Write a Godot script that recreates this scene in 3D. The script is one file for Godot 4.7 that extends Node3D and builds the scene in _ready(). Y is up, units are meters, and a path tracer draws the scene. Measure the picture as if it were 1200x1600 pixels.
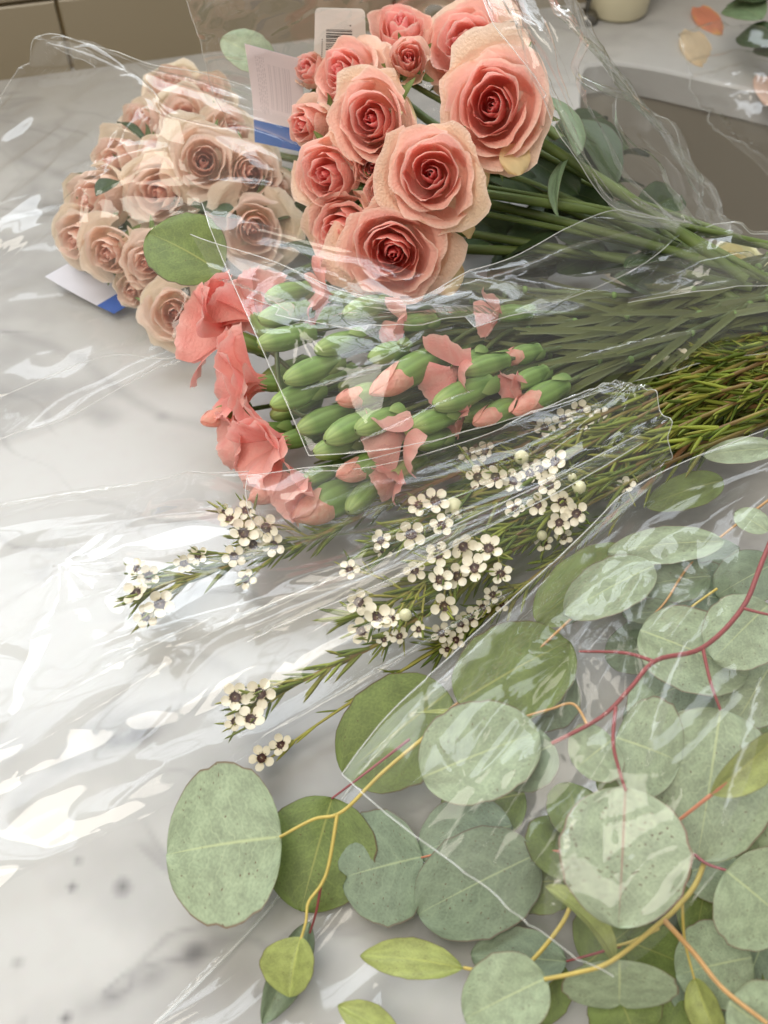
extends Node3D

# ------------------------------------------------------------------ camera frame
const CAM_H := 0.42
const PITCH := -50.0
const FOV := 55.0
var cam_basis := Basis()
var cam_pos := Vector3(0, CAM_H, 0)
var used := {}
var M := {}
var rng := RandomNumberGenerator.new()
var nz := FastNoiseLite.new()

# a spot of the counter (or of a level h above it), found from where the photograph shows it
func P(px: float, py: float, h: float = 0.0) -> Vector3:
	var f := 800.0 / tan(deg_to_rad(FOV * 0.5))
	var d: Vector3 = cam_basis * Vector3((px - 600.0) / f, (800.0 - py) / f, -1.0)
	var t: float = (h - cam_pos.y) / d.y
	return cam_pos + d * t

func depth_of(p: Vector3) -> float:
	return (p - cam_pos).dot(-cam_basis.z)

func px_size(p: Vector3, px: float) -> float:
	return px * depth_of(p) * tan(deg_to_rad(FOV * 0.5)) / 800.0

func lin(r: float, g: float, b: float) -> Color:
	return Color(r / 255.0, g / 255.0, b / 255.0).srgb_to_linear()

# ------------------------------------------------------------------ node helpers
func numbered(called: String) -> String:
	var n: int = used.get(called, 0)
	used[called] = n + 1
	return called if n == 0 else "%s_%03d" % [called, n]

func thing(called: String, label: String, category: String, at := Vector3.ZERO, group := "", kind := "") -> Node3D:
	var o := Node3D.new()
	o.name = numbered(called)
	add_child(o)
	o.position = at
	tag(o, label, category, group, kind)
	return o

func tag(o: Node3D, label: String, category: String, group := "", kind := "") -> void:
	if label: o.set_meta("label", label)
	if category: o.set_meta("category", category)
	if group: o.set_meta("group", group)
	if kind: o.set_meta("kind", kind)

func part(called: String, m: Mesh, mat: Material, parent: Node3D, tr := Transform3D()) -> MeshInstance3D:
	var o := MeshInstance3D.new()
	o.name = called if parent != self else numbered(called)
	o.mesh = m
	o.material_override = mat
	o.transform = tr
	parent.add_child(o, true)
	return o

# ------------------------------------------------------------------ mesh helpers
func grid_mesh(nu: int, nv: int, pts: PackedVector3Array, cols := PackedColorArray(), uvs := PackedVector2Array(), hole := PackedByteArray(), wrap := false) -> ArrayMesh:
	var nrm := PackedVector3Array()
	nrm.resize(pts.size())
	var idx := PackedInt32Array()
	for j in nv - 1:
		for i in nu - 1:
			var a := j * nu + i
			if hole.size() and hole[a]: continue
			var b := a + 1
			var c := a + nu
			var d := c + 1
			var n1 := (pts[c] - pts[a]).cross(pts[b] - pts[a])
			var n2 := (pts[d] - pts[b]).cross(pts[c] - pts[b])
			# triangles a,b,c and b,d,c ; front is clockwise
			n2 = (pts[c] - pts[b]).cross(pts[d] - pts[b])
			idx.append_array([a, b, c, b, d, c])
			nrm[a] += n1; nrm[b] += n1 + n2; nrm[c] += n1 + n2; nrm[d] += n2
	if wrap:
		for j in nv:
			var s := nrm[j * nu] + nrm[j * nu + nu - 1]
			nrm[j * nu] = s
			nrm[j * nu + nu - 1] = s
	for k in nrm.size():
		var l := nrm[k].length()
		nrm[k] = nrm[k] / l if l > 1e-20 else Vector3.UP
	# keep the winding and the normals on one side
	var arr := []
	arr.resize(Mesh.ARRAY_MAX)
	arr[Mesh.ARRAY_VERTEX] = pts
	arr[Mesh.ARRAY_NORMAL] = nrm
	if cols.size(): arr[Mesh.ARRAY_COLOR] = cols
	if uvs.size(): arr[Mesh.ARRAY_TEX_UV] = uvs
	arr[Mesh.ARRAY_INDEX] = idx
	var m := ArrayMesh.new()
	m.add_surface_from_arrays(Mesh.PRIMITIVE_TRIANGLES, arr)
	return m

class Acc:
	var v := PackedVector3Array()
	var n := PackedVector3Array()
	var c := PackedColorArray()
	var ix := PackedInt32Array()
	func add(m: ArrayMesh, tr := Transform3D(), col := Color(-1, 0, 0)) -> void:
		var a := m.surface_get_arrays(0)
		var base := v.size()
		var vv: PackedVector3Array = a[Mesh.ARRAY_VERTEX]
		var nn: PackedVector3Array = a[Mesh.ARRAY_NORMAL]
		for k in vv.size():
			v.append(tr * vv[k])
			n.append((tr.basis * nn[k]).normalized())
		if col.r >= 0.0:
			for k in vv.size(): c.append(col)
		elif a[Mesh.ARRAY_COLOR] != null:
			c.append_array(a[Mesh.ARRAY_COLOR])
		else:
			for k in vv.size(): c.append(Color.WHITE)
		for k in (a[Mesh.ARRAY_INDEX] as PackedInt32Array): ix.append(base + k)
	func mesh() -> ArrayMesh:
		var arr := []
		arr.resize(Mesh.ARRAY_MAX)
		arr[Mesh.ARRAY_VERTEX] = v
		arr[Mesh.ARRAY_NORMAL] = n
		arr[Mesh.ARRAY_COLOR] = c
		arr[Mesh.ARRAY_INDEX] = ix
		var m := ArrayMesh.new()
		m.add_surface_from_arrays(Mesh.PRIMITIVE_TRIANGLES, arr)
		return m

func tube(path: PackedVector3Array, radii: PackedFloat32Array, sides := 6, cols := PackedColorArray()) -> ArrayMesh:
	var n := path.size()
	var pts := PackedVector3Array()
	var cc := PackedColorArray()
	var side := Vector3.ZERO
	for k in n:
		var t := (path[mini(k + 1, n - 1)] - path[maxi(k - 1, 0)]).normalized()
		if k == 0:
			side = t.cross(Vector3.UP if absf(t.y) < 0.9 else Vector3.RIGHT).normalized()
		else:
			side = (side - t * side.dot(t)).normalized()
		var up := side.cross(t)
		var r: float = radii[mini(k, radii.size() - 1)]
		for s in sides + 1:
			var a := TAU * float(s) / sides
			pts.append(path[k] + (side * cos(a) + up * sin(a)) * r)
			if cols.size(): cc.append(cols[mini(k, cols.size() - 1)])
	return grid_mesh(sides + 1, n, pts, cc, PackedVector2Array(), PackedByteArray(), true)

# profile: array of Vector2(radius, height) around +Y
func lathe(profile: Array, sides := 14, cols: Array = [], wob := 0.0) -> ArrayMesh:
	var pts := PackedVector3Array()
	var cc := PackedColorArray()
	for k in profile.size():
		for s in sides + 1:
			var a := TAU * float(s % sides) / sides
			var r: float = profile[k].x * (1.0 + wob * sin(a * 5.0))
			pts.append(Vector3(cos(a) * r, profile[k].y, sin(a) * r))
			if cols.size(): cc.append(cols[k] * (1.0 + (wob * 4.5) * sin(a * 10.0 + 1.0)) if wob > 0.0 else cols[k])
	return grid_mesh(sides + 1, profile.size(), pts, cc, PackedVector2Array(), PackedByteArray(), true)

func cr(a: Vector3, b: Vector3, c: Vector3, d: Vector3, t: float) -> Vector3:
	return 0.5 * ((2.0 * b) + (c - a) * t + (2.0 * a - 5.0 * b + 4.0 * c - d) * t * t + (3.0 * b - a - 3.0 * c + d) * t * t * t)

func spline(p: PackedVector3Array, per: int) -> PackedVector3Array:
	var out := PackedVector3Array()
	var n := p.size()
	for k in n - 1:
		for s in per:
			out.append(cr(p[maxi(k - 1, 0)], p[k], p[k + 1], p[mini(k + 2, n - 1)], float(s) / per))
	out.append(p[n - 1])
	return out

func px_path(list: Array, per := 5) -> PackedVector3Array:
	var p := PackedVector3Array()
	for q in list: p.append(P(q[0], q[1], q[2]))
	return spline(p, per)

func taper(n: int, r0: float, r1: float) -> PackedFloat32Array:
	var r := PackedFloat32Array()
	for k in n: r.append(lerpf(r0, r1, float(k) / maxi(n - 1, 1)))
	return r

func basis_y(axis: Vector3, spin: float, size: float) -> Basis:
	var y := axis.normalized()
	var x := y.cross(Vector3(0.31, 0.2, 0.93)).normalized()
	var z := x.cross(y)
	return Basis(x, y, z) * Basis(Vector3.UP, spin) * Basis.from_scale(Vector3.ONE * size)

func toward(p: Vector3, ax: float, ay: float) -> Vector3:
	return ((cam_pos - p).normalized() + cam_basis.x * ax + cam_basis.y * ay).normalized()

# ------------------------------------------------------------------ materials
func mat_v(rough: float, back := 0.0, spec := 0.4) -> StandardMaterial3D:
	var m := StandardMaterial3D.new()
	m.vertex_color_use_as_albedo = true
	m.roughness = rough
	m.metallic_specular = spec
	if back > 0.0:
		m.backlight_enabled = true
		m.backlight = Color(back, back, back).linear_to_srgb()
	return m

func mat_c(c: Color, rough: float, spec := 0.5) -> StandardMaterial3D:
	var m := StandardMaterial3D.new()
	m.albedo_color = c
	m.roughness = rough
	m.metallic_specular = spec
	return m

func film_mat(alpha: float, spec: float, rough: float) -> StandardMaterial3D:
	var m := StandardMaterial3D.new()
	m.transparency = BaseMaterial3D.TRANSPARENCY_ALPHA
	m.albedo_color = Color(0.93, 0.94, 0.93, alpha)
	m.roughness = rough
	m.metallic_specular = spec
	return m

func noise(freq: float, octaves: int, sd: int) -> FastNoiseLite:
	var n := FastNoiseLite.new()
	n.noise_type = FastNoiseLite.TYPE_SIMPLEX_SMOOTH
	n.seed = sd
	n.frequency = freq
	n.fractal_octaves = octaves
	return n

func marble_texture() -> ImageTexture:
	var S := 1024
	var im := Image.create(S, S, false, Image.FORMAT_RGB8)
	var warp := noise(3.0, 3, 11)
	var vein := noise(4.2, 4, 23)
	var cloud := noise(2.6, 4, 5)
	var fine := noise(60.0, 2, 9)
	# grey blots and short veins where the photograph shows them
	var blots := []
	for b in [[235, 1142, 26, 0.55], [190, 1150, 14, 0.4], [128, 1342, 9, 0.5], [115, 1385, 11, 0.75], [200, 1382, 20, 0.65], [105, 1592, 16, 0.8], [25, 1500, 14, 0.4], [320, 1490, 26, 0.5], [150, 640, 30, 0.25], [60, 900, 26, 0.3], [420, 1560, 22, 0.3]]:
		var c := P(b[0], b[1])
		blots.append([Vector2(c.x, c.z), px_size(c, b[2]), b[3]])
	var lines := []
	for l in [[[140, 1580], [185, 1560], [250, 1530], [310, 1495], [350, 1470]], [[150, 1135], [210, 1150], [270, 1125]], [[40, 1240], [120, 1180], [230, 1140]], [[600, 1590], [660, 1500], [690, 1420]], [[0, 520], [120, 560], [240, 640], [330, 660]], [[30, 250], [150, 300], [260, 330]]]:
		var q := []
		for v in l:
			var c := P(v[0], v[1])
			q.append(Vector2(c.x, c.z))
		lines.append(q)
	for y in S:
		for x in S:
			# the picture spans x -1..1, z -1.6..0.4
			var w := Vector2(float(x) / S * 2.0 - 1.0, float(y) / S * 2.0 - 1.6)
			var q := Vector2(warp.get_noise_2d(w.x, w.y), warp.get_noise_2d(w.x + 7.0, w.y)) * 0.16
			var a: float = absf(vein.get_noise_2d(w.x * 0.8 + q.x, w.y * 1.5 + q.y))
			var g: float = clampf(1.0 - a / 0.05, 0.0, 1.0) * 0.26 * clampf(0.5 + 1.6 * cloud.get_noise_2d(w.x * 2.0 + 3.0, w.y * 2.0), 0.0, 1.0)
			g += clampf(cloud.get_noise_2d(w.x * 1.4, w.y * 2.2) * 0.9 + 0.05, 0.0, 0.5) * 0.5
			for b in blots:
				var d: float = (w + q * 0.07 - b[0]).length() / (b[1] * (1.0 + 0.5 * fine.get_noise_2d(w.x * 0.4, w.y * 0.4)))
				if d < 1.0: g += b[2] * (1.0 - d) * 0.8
			for l in lines:
				for k in l.size() - 1:
					var e: Vector2 = l[k + 1] - l[k]
					var t: float = clampf((w + q * 0.08 - l[k]).dot(e) / e.length_squared(), 0.0, 1.0)
					var d: float = (w + q * 0.08 - l[k] - e * t).length()
					if d < 0.007: g += (1.0 - d / 0.007) * 0.15
			g += fine.get_noise_2d(w.x, w.y) * 0.03
			g = clampf(g, 0.0, 0.85)
			im.set_pixel(x, y, Color(0.725 - 0.38 * g, 0.722 - 0.38 * g, 0.715 - 0.365 * g))
	return ImageTexture.create_from_image(im)

# leaf picture: u from base to tip, v across (0.5 is the midrib)
func leaf_texture(base: Color, vein: Color, rim: Color, speck: float, sd: int, rib: Color) -> ImageTexture:
	var W := 448
	var im := Image.create(W, W, false, Image.FORMAT_RGB8)
	var n1 := noise(0.0086, 3, sd)
	var n2 := noise(0.064, 2, sd + 1)
	var n3 := noise(0.08, 1, sd + 2)
	var n4 := noise(0.35, 2, sd + 5)
	for y in W:
		for x in W:
			var u := float(x) / W
			var t := absf(float(y) / W - 0.5) * 2.0
			var up := 1.0 if y > W / 2 else 0.0
			var c := base * (1.0 + 0.13 * n1.get_noise_2d(x, y) + 0.09 * n2.get_noise_2d(x, y) + 0.07 * n4.get_noise_2d(x, y))
			# side veins leave the midrib at a slant
			var ph: float = (u - t * 0.33 + 0.04 * n1.get_noise_2d(x * 1.7, y * 1.7) + up * 0.06) * 8.0
			var d: float = absf(fposmod(ph, 1.0) - 0.5)
			var sv: float = clampf(1.0 - (d / 0.075), 0.0, 1.0) * clampf(1.15 - t, 0.0, 1.0) * 0.6
			var net: float = clampf(1.0 - absf(n1.get_noise_2d(x * 3.1 + 50.0, y * 3.1)) / 0.045, 0.0, 1.0) * 0.22
			c = c.lerp(vein, clampf(sv + net, 0.0, 0.7))
			c = c.lerp(rib, clampf(1.0 - t / (0.035 * (1.25 - u)), 0.0, 1.0) * 0.85)
			var edge: float = clampf((t - 0.965) / 0.02, 0.0, 1.0)
			c = c.lerp(rim, edge * 0.8)
			if speck > 0.0 and n3.get_noise_2d(x, y * 0.7) > 0.86 - 0.16 * speck and n1.get_noise_2d(x + 300.0, y) > 0.02:
				c = c.lerp(Color(0.32, 0.2, 0.14), 0.75)
			im.set_pixel(x, y, Color(clampf(c.r, 0, 1), clampf(c.g, 0, 1), clampf(c.b, 0, 1)))
	return ImageTexture.create_from_image(im)

func leaf_mat(base: Color, vein: Color, rim: Color, speck: float, sd: int, rib: Color, back := 0.28) -> StandardMaterial3D:
	var m := StandardMaterial3D.new()
	m.albedo_texture = leaf_texture(base, vein, rim, speck, sd, rib)
	m.roughness = 0.52
	m.metallic_specular = 0.42
	m.backlight_enabled = true
	m.backlight = Color(back, back * 1.0, back * 0.6).linear_to_srgb()
	m.cull_mode = BaseMaterial3D.CULL_DISABLED
	return m

func make_materials() -> void:
	M.petal = mat_v(0.55, 0.85, 0.3)
	M.petal.rim_enabled = true
	M.petal.rim = 0.25
	var pn := NoiseTexture2D.new()
	pn.width = 256; pn.height = 256; pn.seamless = true
	pn.noise = noise(0.03, 3, 41)
	M.petal.heightmap_enabled = true
	M.petal.heightmap_texture = pn
	M.petal.heightmap_scale = 0.06
	M.petal.uv1_triplanar = true
	M.petal.uv1_scale = Vector3.ONE * 2.0
	M.green = mat_v(0.5, 0.2, 0.4)
	M.stem = mat_v(0.5, 0.0, 0.45)
	M.wax = mat_v(0.38, 0.3, 0.45)
	M.film = film_mat(0.027, 0.5, 0.055)
	M.film_back = film_mat(0.03, 0.45, 0.08)
	M.film_soft = film_mat(0.025, 0.40, 0.06)
	M.film_crisp = film_mat(0.05, 0.5, 0.05)
	M.hem = film_mat(0.30, 0.6, 0.12)
	M.euc = leaf_mat(Color(0.565, 0.62, 0.51), Color(0.68, 0.73, 0.60), Color(0.42, 0.33, 0.27), 0.25, 3, Color(0.73, 0.77, 0.58))
	M.euc_blue = leaf_mat(Color(0.46, 0.52, 0.43), Color(0.56, 0.62, 0.51), Color(0.38, 0.32, 0.27), 0.3, 13, Color(0.66, 0.71, 0.55))
	M.euc_speck = leaf_mat(Color(0.61, 0.665, 0.56), Color(0.67, 0.715, 0.61), Color(0.50, 0.33, 0.29), 1.0, 23, Color(0.62, 0.47, 0.43))
	M.euc_olive = leaf_mat(Color(0.40, 0.46, 0.24), Color(0.49, 0.55, 0.29), Color(0.30, 0.22, 0.14), 0.25, 33, Color(0.60, 0.60, 0.33))
	M.euc_young = leaf_mat(Color(0.59, 0.625, 0.37), Color(0.66, 0.69, 0.45), Color(0.36, 0.30, 0.16), 0.35, 43, Color(0.73, 0.75, 0.40), 0.4)
	M.rose_leaf = leaf_mat(Color(0.20, 0.27, 0.14), Color(0.27, 0.34, 0.19), Color(0.24, 0.15, 0.10), 0.0, 53, Color(0.34, 0.38, 0.22), 0.15)
	M.rose_leaf_pale = leaf_mat(Color(0.42, 0.50, 0.37), Color(0.50, 0.57, 0.43), Color(0.40, 0.30, 0.2), 0.0, 63, Color(0.56, 0.60, 0.46), 0.2)

# ------------------------------------------------------------------ roses
const PINK := {"in": [246, 142, 144], "mid": [250, 180, 168], "out": [252, 208, 190], "rim": [253, 230, 214], "guard": [248, 222, 192], "brown": [188, 142, 88]}
const PALE := {"in": [249, 206, 192], "mid": [250, 218, 200], "out": [252, 232, 214], "rim": [252, 240, 224], "guard": [247, 234, 206], "brown": [176, 142, 92]}
const YELLOW := {"in": [236, 214, 120], "mid": [240, 226, 160], "out": [242, 236, 196], "rim": [246, 240, 214], "guard": [226, 226, 176], "brown": [186, 156, 90]}

func c3(a: Array) -> Color:
	return lin(a[0], a[1], a[2])

func rose_petal(k: float, o: float, pal: Dictionary, sd: int, guard: bool) -> ArrayMesh:
	var r := RandomNumberGenerator.new()
	r.seed = sd
	var nu := 15
	var nv := 12
	var Rm: float = (0.045 + 0.69 * pow(k, 1.12)) * lerpf(0.72, 1.0, o) * r.randf_range(0.94, 1.06)
	var open: float = smoothstep(0.30, 1.0, k) * o
	var Hh: float = lerpf(0.94, 1.0, smoothstep(0.0, 0.3, k)) - smoothstep(0.42, 1.0, k) * 0.40 * o + r.randf_range(-0.05, 0.03)
	var top: float = lerpf(0.25, 0.97, smoothstep(0.0, 0.32, k)) + open * 0.34
	if guard:
		top += r.randf_range(0.0, 0.2); Hh -= r.randf_range(0.12, 0.34)
	var W: float = lerpf(2.1, 0.92, pow(k, 0.5)) * r.randf_range(0.88, 1.14)
	var curl: float = r.randf_range(0.6, 1.3)
	var ph := r.randf() * TAU
	var ruff: float = r.randf_range(0.014, 0.036) * lerpf(0.5, 1.5, k)
	var tipn: float = r.randf_range(-0.04, 0.05)
	var skew: float = r.randf_range(0.06, 0.12) * (1.0 if k < 0.5 else signf(r.randf() - 0.35))
	var cin := c3(pal["in"]); var cmid := c3(pal["mid"]); var cout := c3(pal["out"]); var crim := c3(pal["rim"]); var cg := c3(pal["guard"]); var cb := c3(pal["brown"])
	var body: Color = cin.lerp(cmid, smoothstep(0.0, 0.45, k)).lerp(cout, smoothstep(0.4, 1.0, k))
	if guard: body = body.lerp(cg, r.randf_range(0.35, 0.8))
	body = body * r.randf_range(0.94, 1.05)
	var pts := PackedVector3Array()
	var cols := PackedColorArray()
	for j in nv:
		for i in nu:
			var u := float(i) / (nu - 1) * 2.0 - 1.0
			var v0 := float(j) / (nv - 1)
			var v: float = v0 * (1.0 - 0.24 * pow(absf(u), 2.6) + tipn * (1.0 - absf(u)) + 0.03 * sin(u * 7.0 + ph) * v0 + 0.014 * sin(u * 17.0 + ph * 3.0) * v0 * k)
			var q := 1.0 - v
			var p0 := Vector2(0.04, 0.02 * k)
			var p1 := Vector2(Rm * 1.35 + 0.03, 0.0)
			var p2 := Vector2(Rm * 1.10, Hh * 0.72)
			var p3 := Vector2(Rm * top, Hh)
			var rp: Vector2 = p0 * q * q * q + p1 * 3.0 * q * q * v + p2 * 3.0 * q * v * v + p3 * v * v * v
			var e: float = smoothstep(0.72, 1.0, v)
			var er := rp.x + 0.17 * e * e * open * curl + 0.014 * e * (1.0 - k)
			var ey := rp.y - 0.15 * e * e * open * curl
			# the sides of open petals roll back
			var sr: float = pow(absf(u), 3.5) * v * open
			er += 0.13 * sr
			ey -= 0.05 * sr
			er *= 1.0 + skew * u * (0.5 + 0.5 * v)
			er += ruff * sin(u * 4.3 + ph) * v * v + 0.5 * ruff * sin(u * 11.0 + ph * 2.0) * v * v * v
			ey += ruff * 0.8 * cos(u * 5.1 + ph) * v * v
			var s: float = lerpf(0.34, 1.0, smoothstep(0.0, 0.5, v))
			var th := u * W * s
			pts.append(Vector3(cos(th) * er, ey, sin(th) * er))
			var rimk: float = maxf(smoothstep(0.90, 1.0, v0), smoothstep(0.90, 1.0, absf(u)) * v0)
			var n := nz.get_noise_3d(pts[-1].x * 90.0 + sd, pts[-1].y * 90.0, pts[-1].z * 90.0)
			var c := body.lerp(crim, rimk * (0.75 if k > 0.2 else 0.35))
			c = c.lerp(cg, smoothstep(0.45, 0.0, v0) * 0.35 * k)
			c = c.lerp(cb, clampf((n - 0.25) * 2.2, 0.0, 1.0) * rimk * 0.8 * (1.0 if guard or k > 0.75 else 0.35))
			c = c * (1.0 + 0.10 * n)
			cols.append(Color(c.r, c.g, c.b))
	return grid_mesh(nu, nv, pts, cols)

func leaf_mesh(base: Vector3, tip: Vector3, width: float, fold := 0.12, bend := 0.08, roll := 0.0, notch := 0.0, sd := 0, pointed := 0.0, wave := 1.0) -> ArrayMesh:
	var dir := tip - base
	var L := dir.length()
	var d := dir / L
	var mid := (base + tip) * 0.5
	var nr: Vector3 = (Vector3.UP * 0.55 + (cam_pos - mid).normalized() * 0.6)
	nr = (nr - d * nr.dot(d)).normalized().rotated(d, roll)
	var side := d.cross(nr)
	var r := RandomNumberGenerator.new()
	r.seed = sd * 7 + 3
	var p1 := r.randf() * TAU
	var p2 := r.randf() * TAU
	var asym := r.randf_range(-0.05, 0.05)
	var nu := 21
	var nv := 17
	var pts := PackedVector3Array()
	var uvs := PackedVector2Array()
	for j in nv:
		var t := float(j) / (nv - 1) * 2.0 - 1.0
		for i in nu:
			var s0 := float(i) / (nu - 1)
			var s := 0.5 - 0.5 * cos(s0 * PI)   # denser at both ends
			var prof: float = pow(maxf(4.0 * pow(s, 0.92) * (1.0 - pow(s, 0.92)), 0.0), lerpf(0.5, 0.9, pointed))
			var w: float = width * 0.5 * prof * (1.0 + asym * signf(t)) * (1.0 + 0.018 * sin(s * 23.0 + p1) + 0.012 * sin(s * 41.0 + p2))
			var along := s - notch * exp(-pow(t * prof / 0.10, 2.0)) * smoothstep(0.7, 1.0, s)
			var h: float = fold * absf(t) * w + bend * L * sin(PI * s) - bend * L * 0.4 * s * s
			h += wave * (0.020 * L * sin(s * 5.0 + t * 1.7 + p1) * absf(t) + 0.012 * L * sin(t * 4.0 + s * 3.0 + p2))
			pts.append(base + d * L * along + side * t * w + nr * h)
			uvs.append(Vector2(s, 0.5 + 0.5 * t))
	return grid_mesh(nu, nv, pts, PackedColorArray(), uvs)

func make_rose(called: String, label: String, group: String, px: float, py: float, h: float, rad: float, ax: float, ay: float, o: float, pal: Dictionary, sd: int, bundle: Vector3, petals := 26, grow := 1.14) -> Node3D:
	var c := P(px, py, h)
	var R := px_size(c, rad) * grow * lerpf(1.5, 1.0, o)
	var axis := toward(c, ax, ay)
	var base := c - axis * R * 0.75
	var t := thing(called, label, "rose", base, group)
	var r := RandomNumberGenerator.new()
	r.seed = sd
	var n: int = int(lerpf(petals * 0.55, petals, o))
	var B := basis_y(axis, r.randf() * TAU, R * lerpf(1.0, 0.93, o))
	B = B * Basis.from_scale(Vector3(r.randf_range(0.92, 1.08), 1.0, r.randf_range(0.92, 1.08)))
	if o < 0.5: B = B * Basis.from_scale(Vector3(1.0, 1.2, 1.0))
	for i in n:
		var k := float(i) / (n - 1)
		var guard: bool = i >= n - 3
		var m := rose_petal(k, o, pal, sd * 131 + i, guard)
		part("petal", m, M.petal, t, Transform3D(B * Basis(Vector3.UP, i * 2.39996 + r.randf_range(-0.25, 0.25)) * Basis(Vector3.RIGHT, r.randf_range(-0.10, 0.10) * (0.3 + k)), Vector3.ZERO))
	# sepals and the green cup under the bloom
	var g1 := lin(96, 120, 62); var g2 := lin(122, 142, 84)
	part("receptacle", lathe([Vector2(0.0, -0.20), Vector2(0.10, -0.18), Vector2(0.17, -0.08), Vector2(0.16, 0.02), Vector2(0.05, 0.05)], 10, [g1, g1, g2, g2, g1]), M.green, t, Transform3D(B, Vector3.ZERO))
	for k in 5:
		var pts := PackedVector3Array(); var cols := PackedColorArray()
		for j in 9:
			for i in 5:
				var v := j / 8.0; var u := i / 2.0 - 1.0
				var w: float = 0.16 * pow(1.0 - v, 0.8) + 0.008
				var rr: float = lerpf(0.15 + 0.62 * sin(v * 1.7), 0.16 + 0.95 * v, o)
				pts.append(Vector3(rr, lerpf(-0.10 + 0.62 * v * v, -0.12 + 0.10 * sin(v * PI) - 0.10 * v, o), u * w))
				cols.append(g2.lerp(g1, absf(u)))
		part("sepal", grid_mesh(5, 9, pts, cols), M.green, t, Transform3D(B * Basis(Vector3.UP, TAU * k / 5.0 + 0.3), Vector3.ZERO))
	var path := spline(PackedVector3Array([Vector3.ZERO, -axis * R * 1.2 + Vector3(0, -0.004, 0), (bundle - base) * 0.5 - axis * R * 0.8, bundle - base]), 6)
	var cs := PackedColorArray()
	for k in path.size(): cs.append(lin(92, 108, 56) * (1.0 + 0.2 * sin(k * 2.1 + sd)))
	part("stem", tube(path, taper(path.size(), R * 0.085, R * 0.10), 7, cs), M.stem, t)
	return t

# ------------------------------------------------------------------ cellophane
func tri(x: float) -> float:
	return absf(fposmod(x, 1.0) - 0.5) * 2.0

# rows of [px, py, h]; each row runs along u
func film_sheet(rows: Array, nu: int, nv: int, along: float, crumple: float, sd: int, holes: Array = [], puckers: Array = [], fu := 46.0, cf := 26.0) -> Array:
	var R := rows.size()
	var C: int = rows[0].size()
	var cp := []
	for row in rows:
		var a := PackedVector3Array()
		for q in row: a.append(q if q is Vector3 else P(q[0], q[1], q[2]))
		cp.append(a)
	var r := RandomNumberGenerator.new()
	r.seed = sd
	var dirs := []
	for k in 6:
		var an := r.randf() * TAU
		dirs.append([Vector2(cos(an), sin(an)), cf * r.randf_range(0.55, 1.7), r.randf() * 9.0, r.randf_range(0.5, 1.0)])
	var Lu: float = 0.0
	var Lv: float = 0.0
	for k in C - 1: Lu += cp[R / 2][k].distance_to(cp[R / 2][k + 1])
	for k in R - 1: Lv += cp[k][C / 2].distance_to(cp[k + 1][C / 2])
	var wn := noise(9.0, 3, sd + 77)
	var pts := PackedVector3Array()
	for j in nv:
		var fv := float(j) / (nv - 1) * (R - 1)
		var jv := mini(int(fv), R - 2)
		for i in nu:
			var fuu := float(i) / (nu - 1) * (C - 1)
			var iu := mini(int(fuu), C - 2)
			var rowp := []
			for k in 4:
				var a: PackedVector3Array = cp[clampi(jv - 1 + k, 0, R - 1)]
				rowp.append(cr(a[maxi(iu - 1, 0)], a[iu], a[iu + 1], a[mini(iu + 2, C - 1)], fuu - iu))
			pts.append(cr(rowp[0], rowp[1], rowp[2], rowp[3], fv - jv))
	# rough normals of the smooth sheet
	var nr := PackedVector3Array()
	for j in nv:
		for i in nu:
			var du := pts[j * nu + mini(i + 1, nu - 1)] - pts[j * nu + maxi(i - 1, 0)]
			var dv := pts[mini(j + 1, nv - 1) * nu + i] - pts[maxi(j - 1, 0) * nu + i]
			nr.append(du.cross(dv).normalized())
	var out := PackedVector3Array()
	var pk := []
	for q in puckers: pk.append([P(q[0], q[1], q[2]), q[3], q[4]])
	for j in nv:
		for i in nu:
			var id := j * nu + i
			var p := Vector2(float(i) / (nu - 1) * Lu, float(j) / (nv - 1) * Lv)
			var wv: float = wn.get_noise_2d(p.x * 0.32, p.y)
			var w2: float = wn.get_noise_2d(p.x * 0.4 + 31.0, p.y * 1.3)
			# long folds that run with the sleeve
			var f1: float = tri(p.y * fu + wv * 1.1 + w2 * 0.3)
			var f2: float = tri(p.y * fu * 0.43 + w2 * 1.3 + p.x * 3.0 + 0.37)
			var fade: float = 0.35 + 0.65 * smoothstep(-0.25, 0.4, w2)
			var d: float = along * (f1 * f1 * 0.55 * fade + f2 * f2 * 0.9)
			# flat facets of crushed film
			var cz := 0.0
			for q in dirs:
				cz += (tri(p.dot(q[0]) * q[1] + q[2] + wv * 0.9) - 0.5) * q[3] * (26.0 / q[1])
			d += crumple * cz * (0.25 + 0.75 * smoothstep(-0.2, 0.35, wv))
			d += wv * along * 1.4
			for q in pk:
				var dist: float = pts[id].distance_to(q[0])
				if dist < q[1] * 3.0:
					var an: float = atan2(pts[id].z - q[0].z, pts[id].x - q[0].x)
					d += q[2] * exp(-dist / q[1]) * (1.0 + 0.35 * tri(an * 1.6 + sd)) + q[2] * 0.12 * tri(an * 2.7) * exp(-dist / (q[1] * 1.5))
			var n := nr[id]
			if n.y < 0.0: n = -n
			var o := pts[id] + n * d
			if o.y < 0.0025: o.y = 0.0025 + 0.0006 * f1
			out.append(o)
	var hl := PackedByteArray()
	if holes.size():
		hl.resize(nu * nv)
		for q in holes:
			var c := P(q[0], q[1], q[2])
			for id in out.size():
				var e := out[id] - c
				var x: float = e.x / q[3]
				var z: float = e.z / q[4]
				if Vector2(x, z).length() < 1.0 + 0.25 * sin(atan2(z, x) * 5.0): hl[id] = 1
	return [grid_mesh(nu, nv, out, PackedColorArray(), PackedVector2Array(), hl), out]

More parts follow.
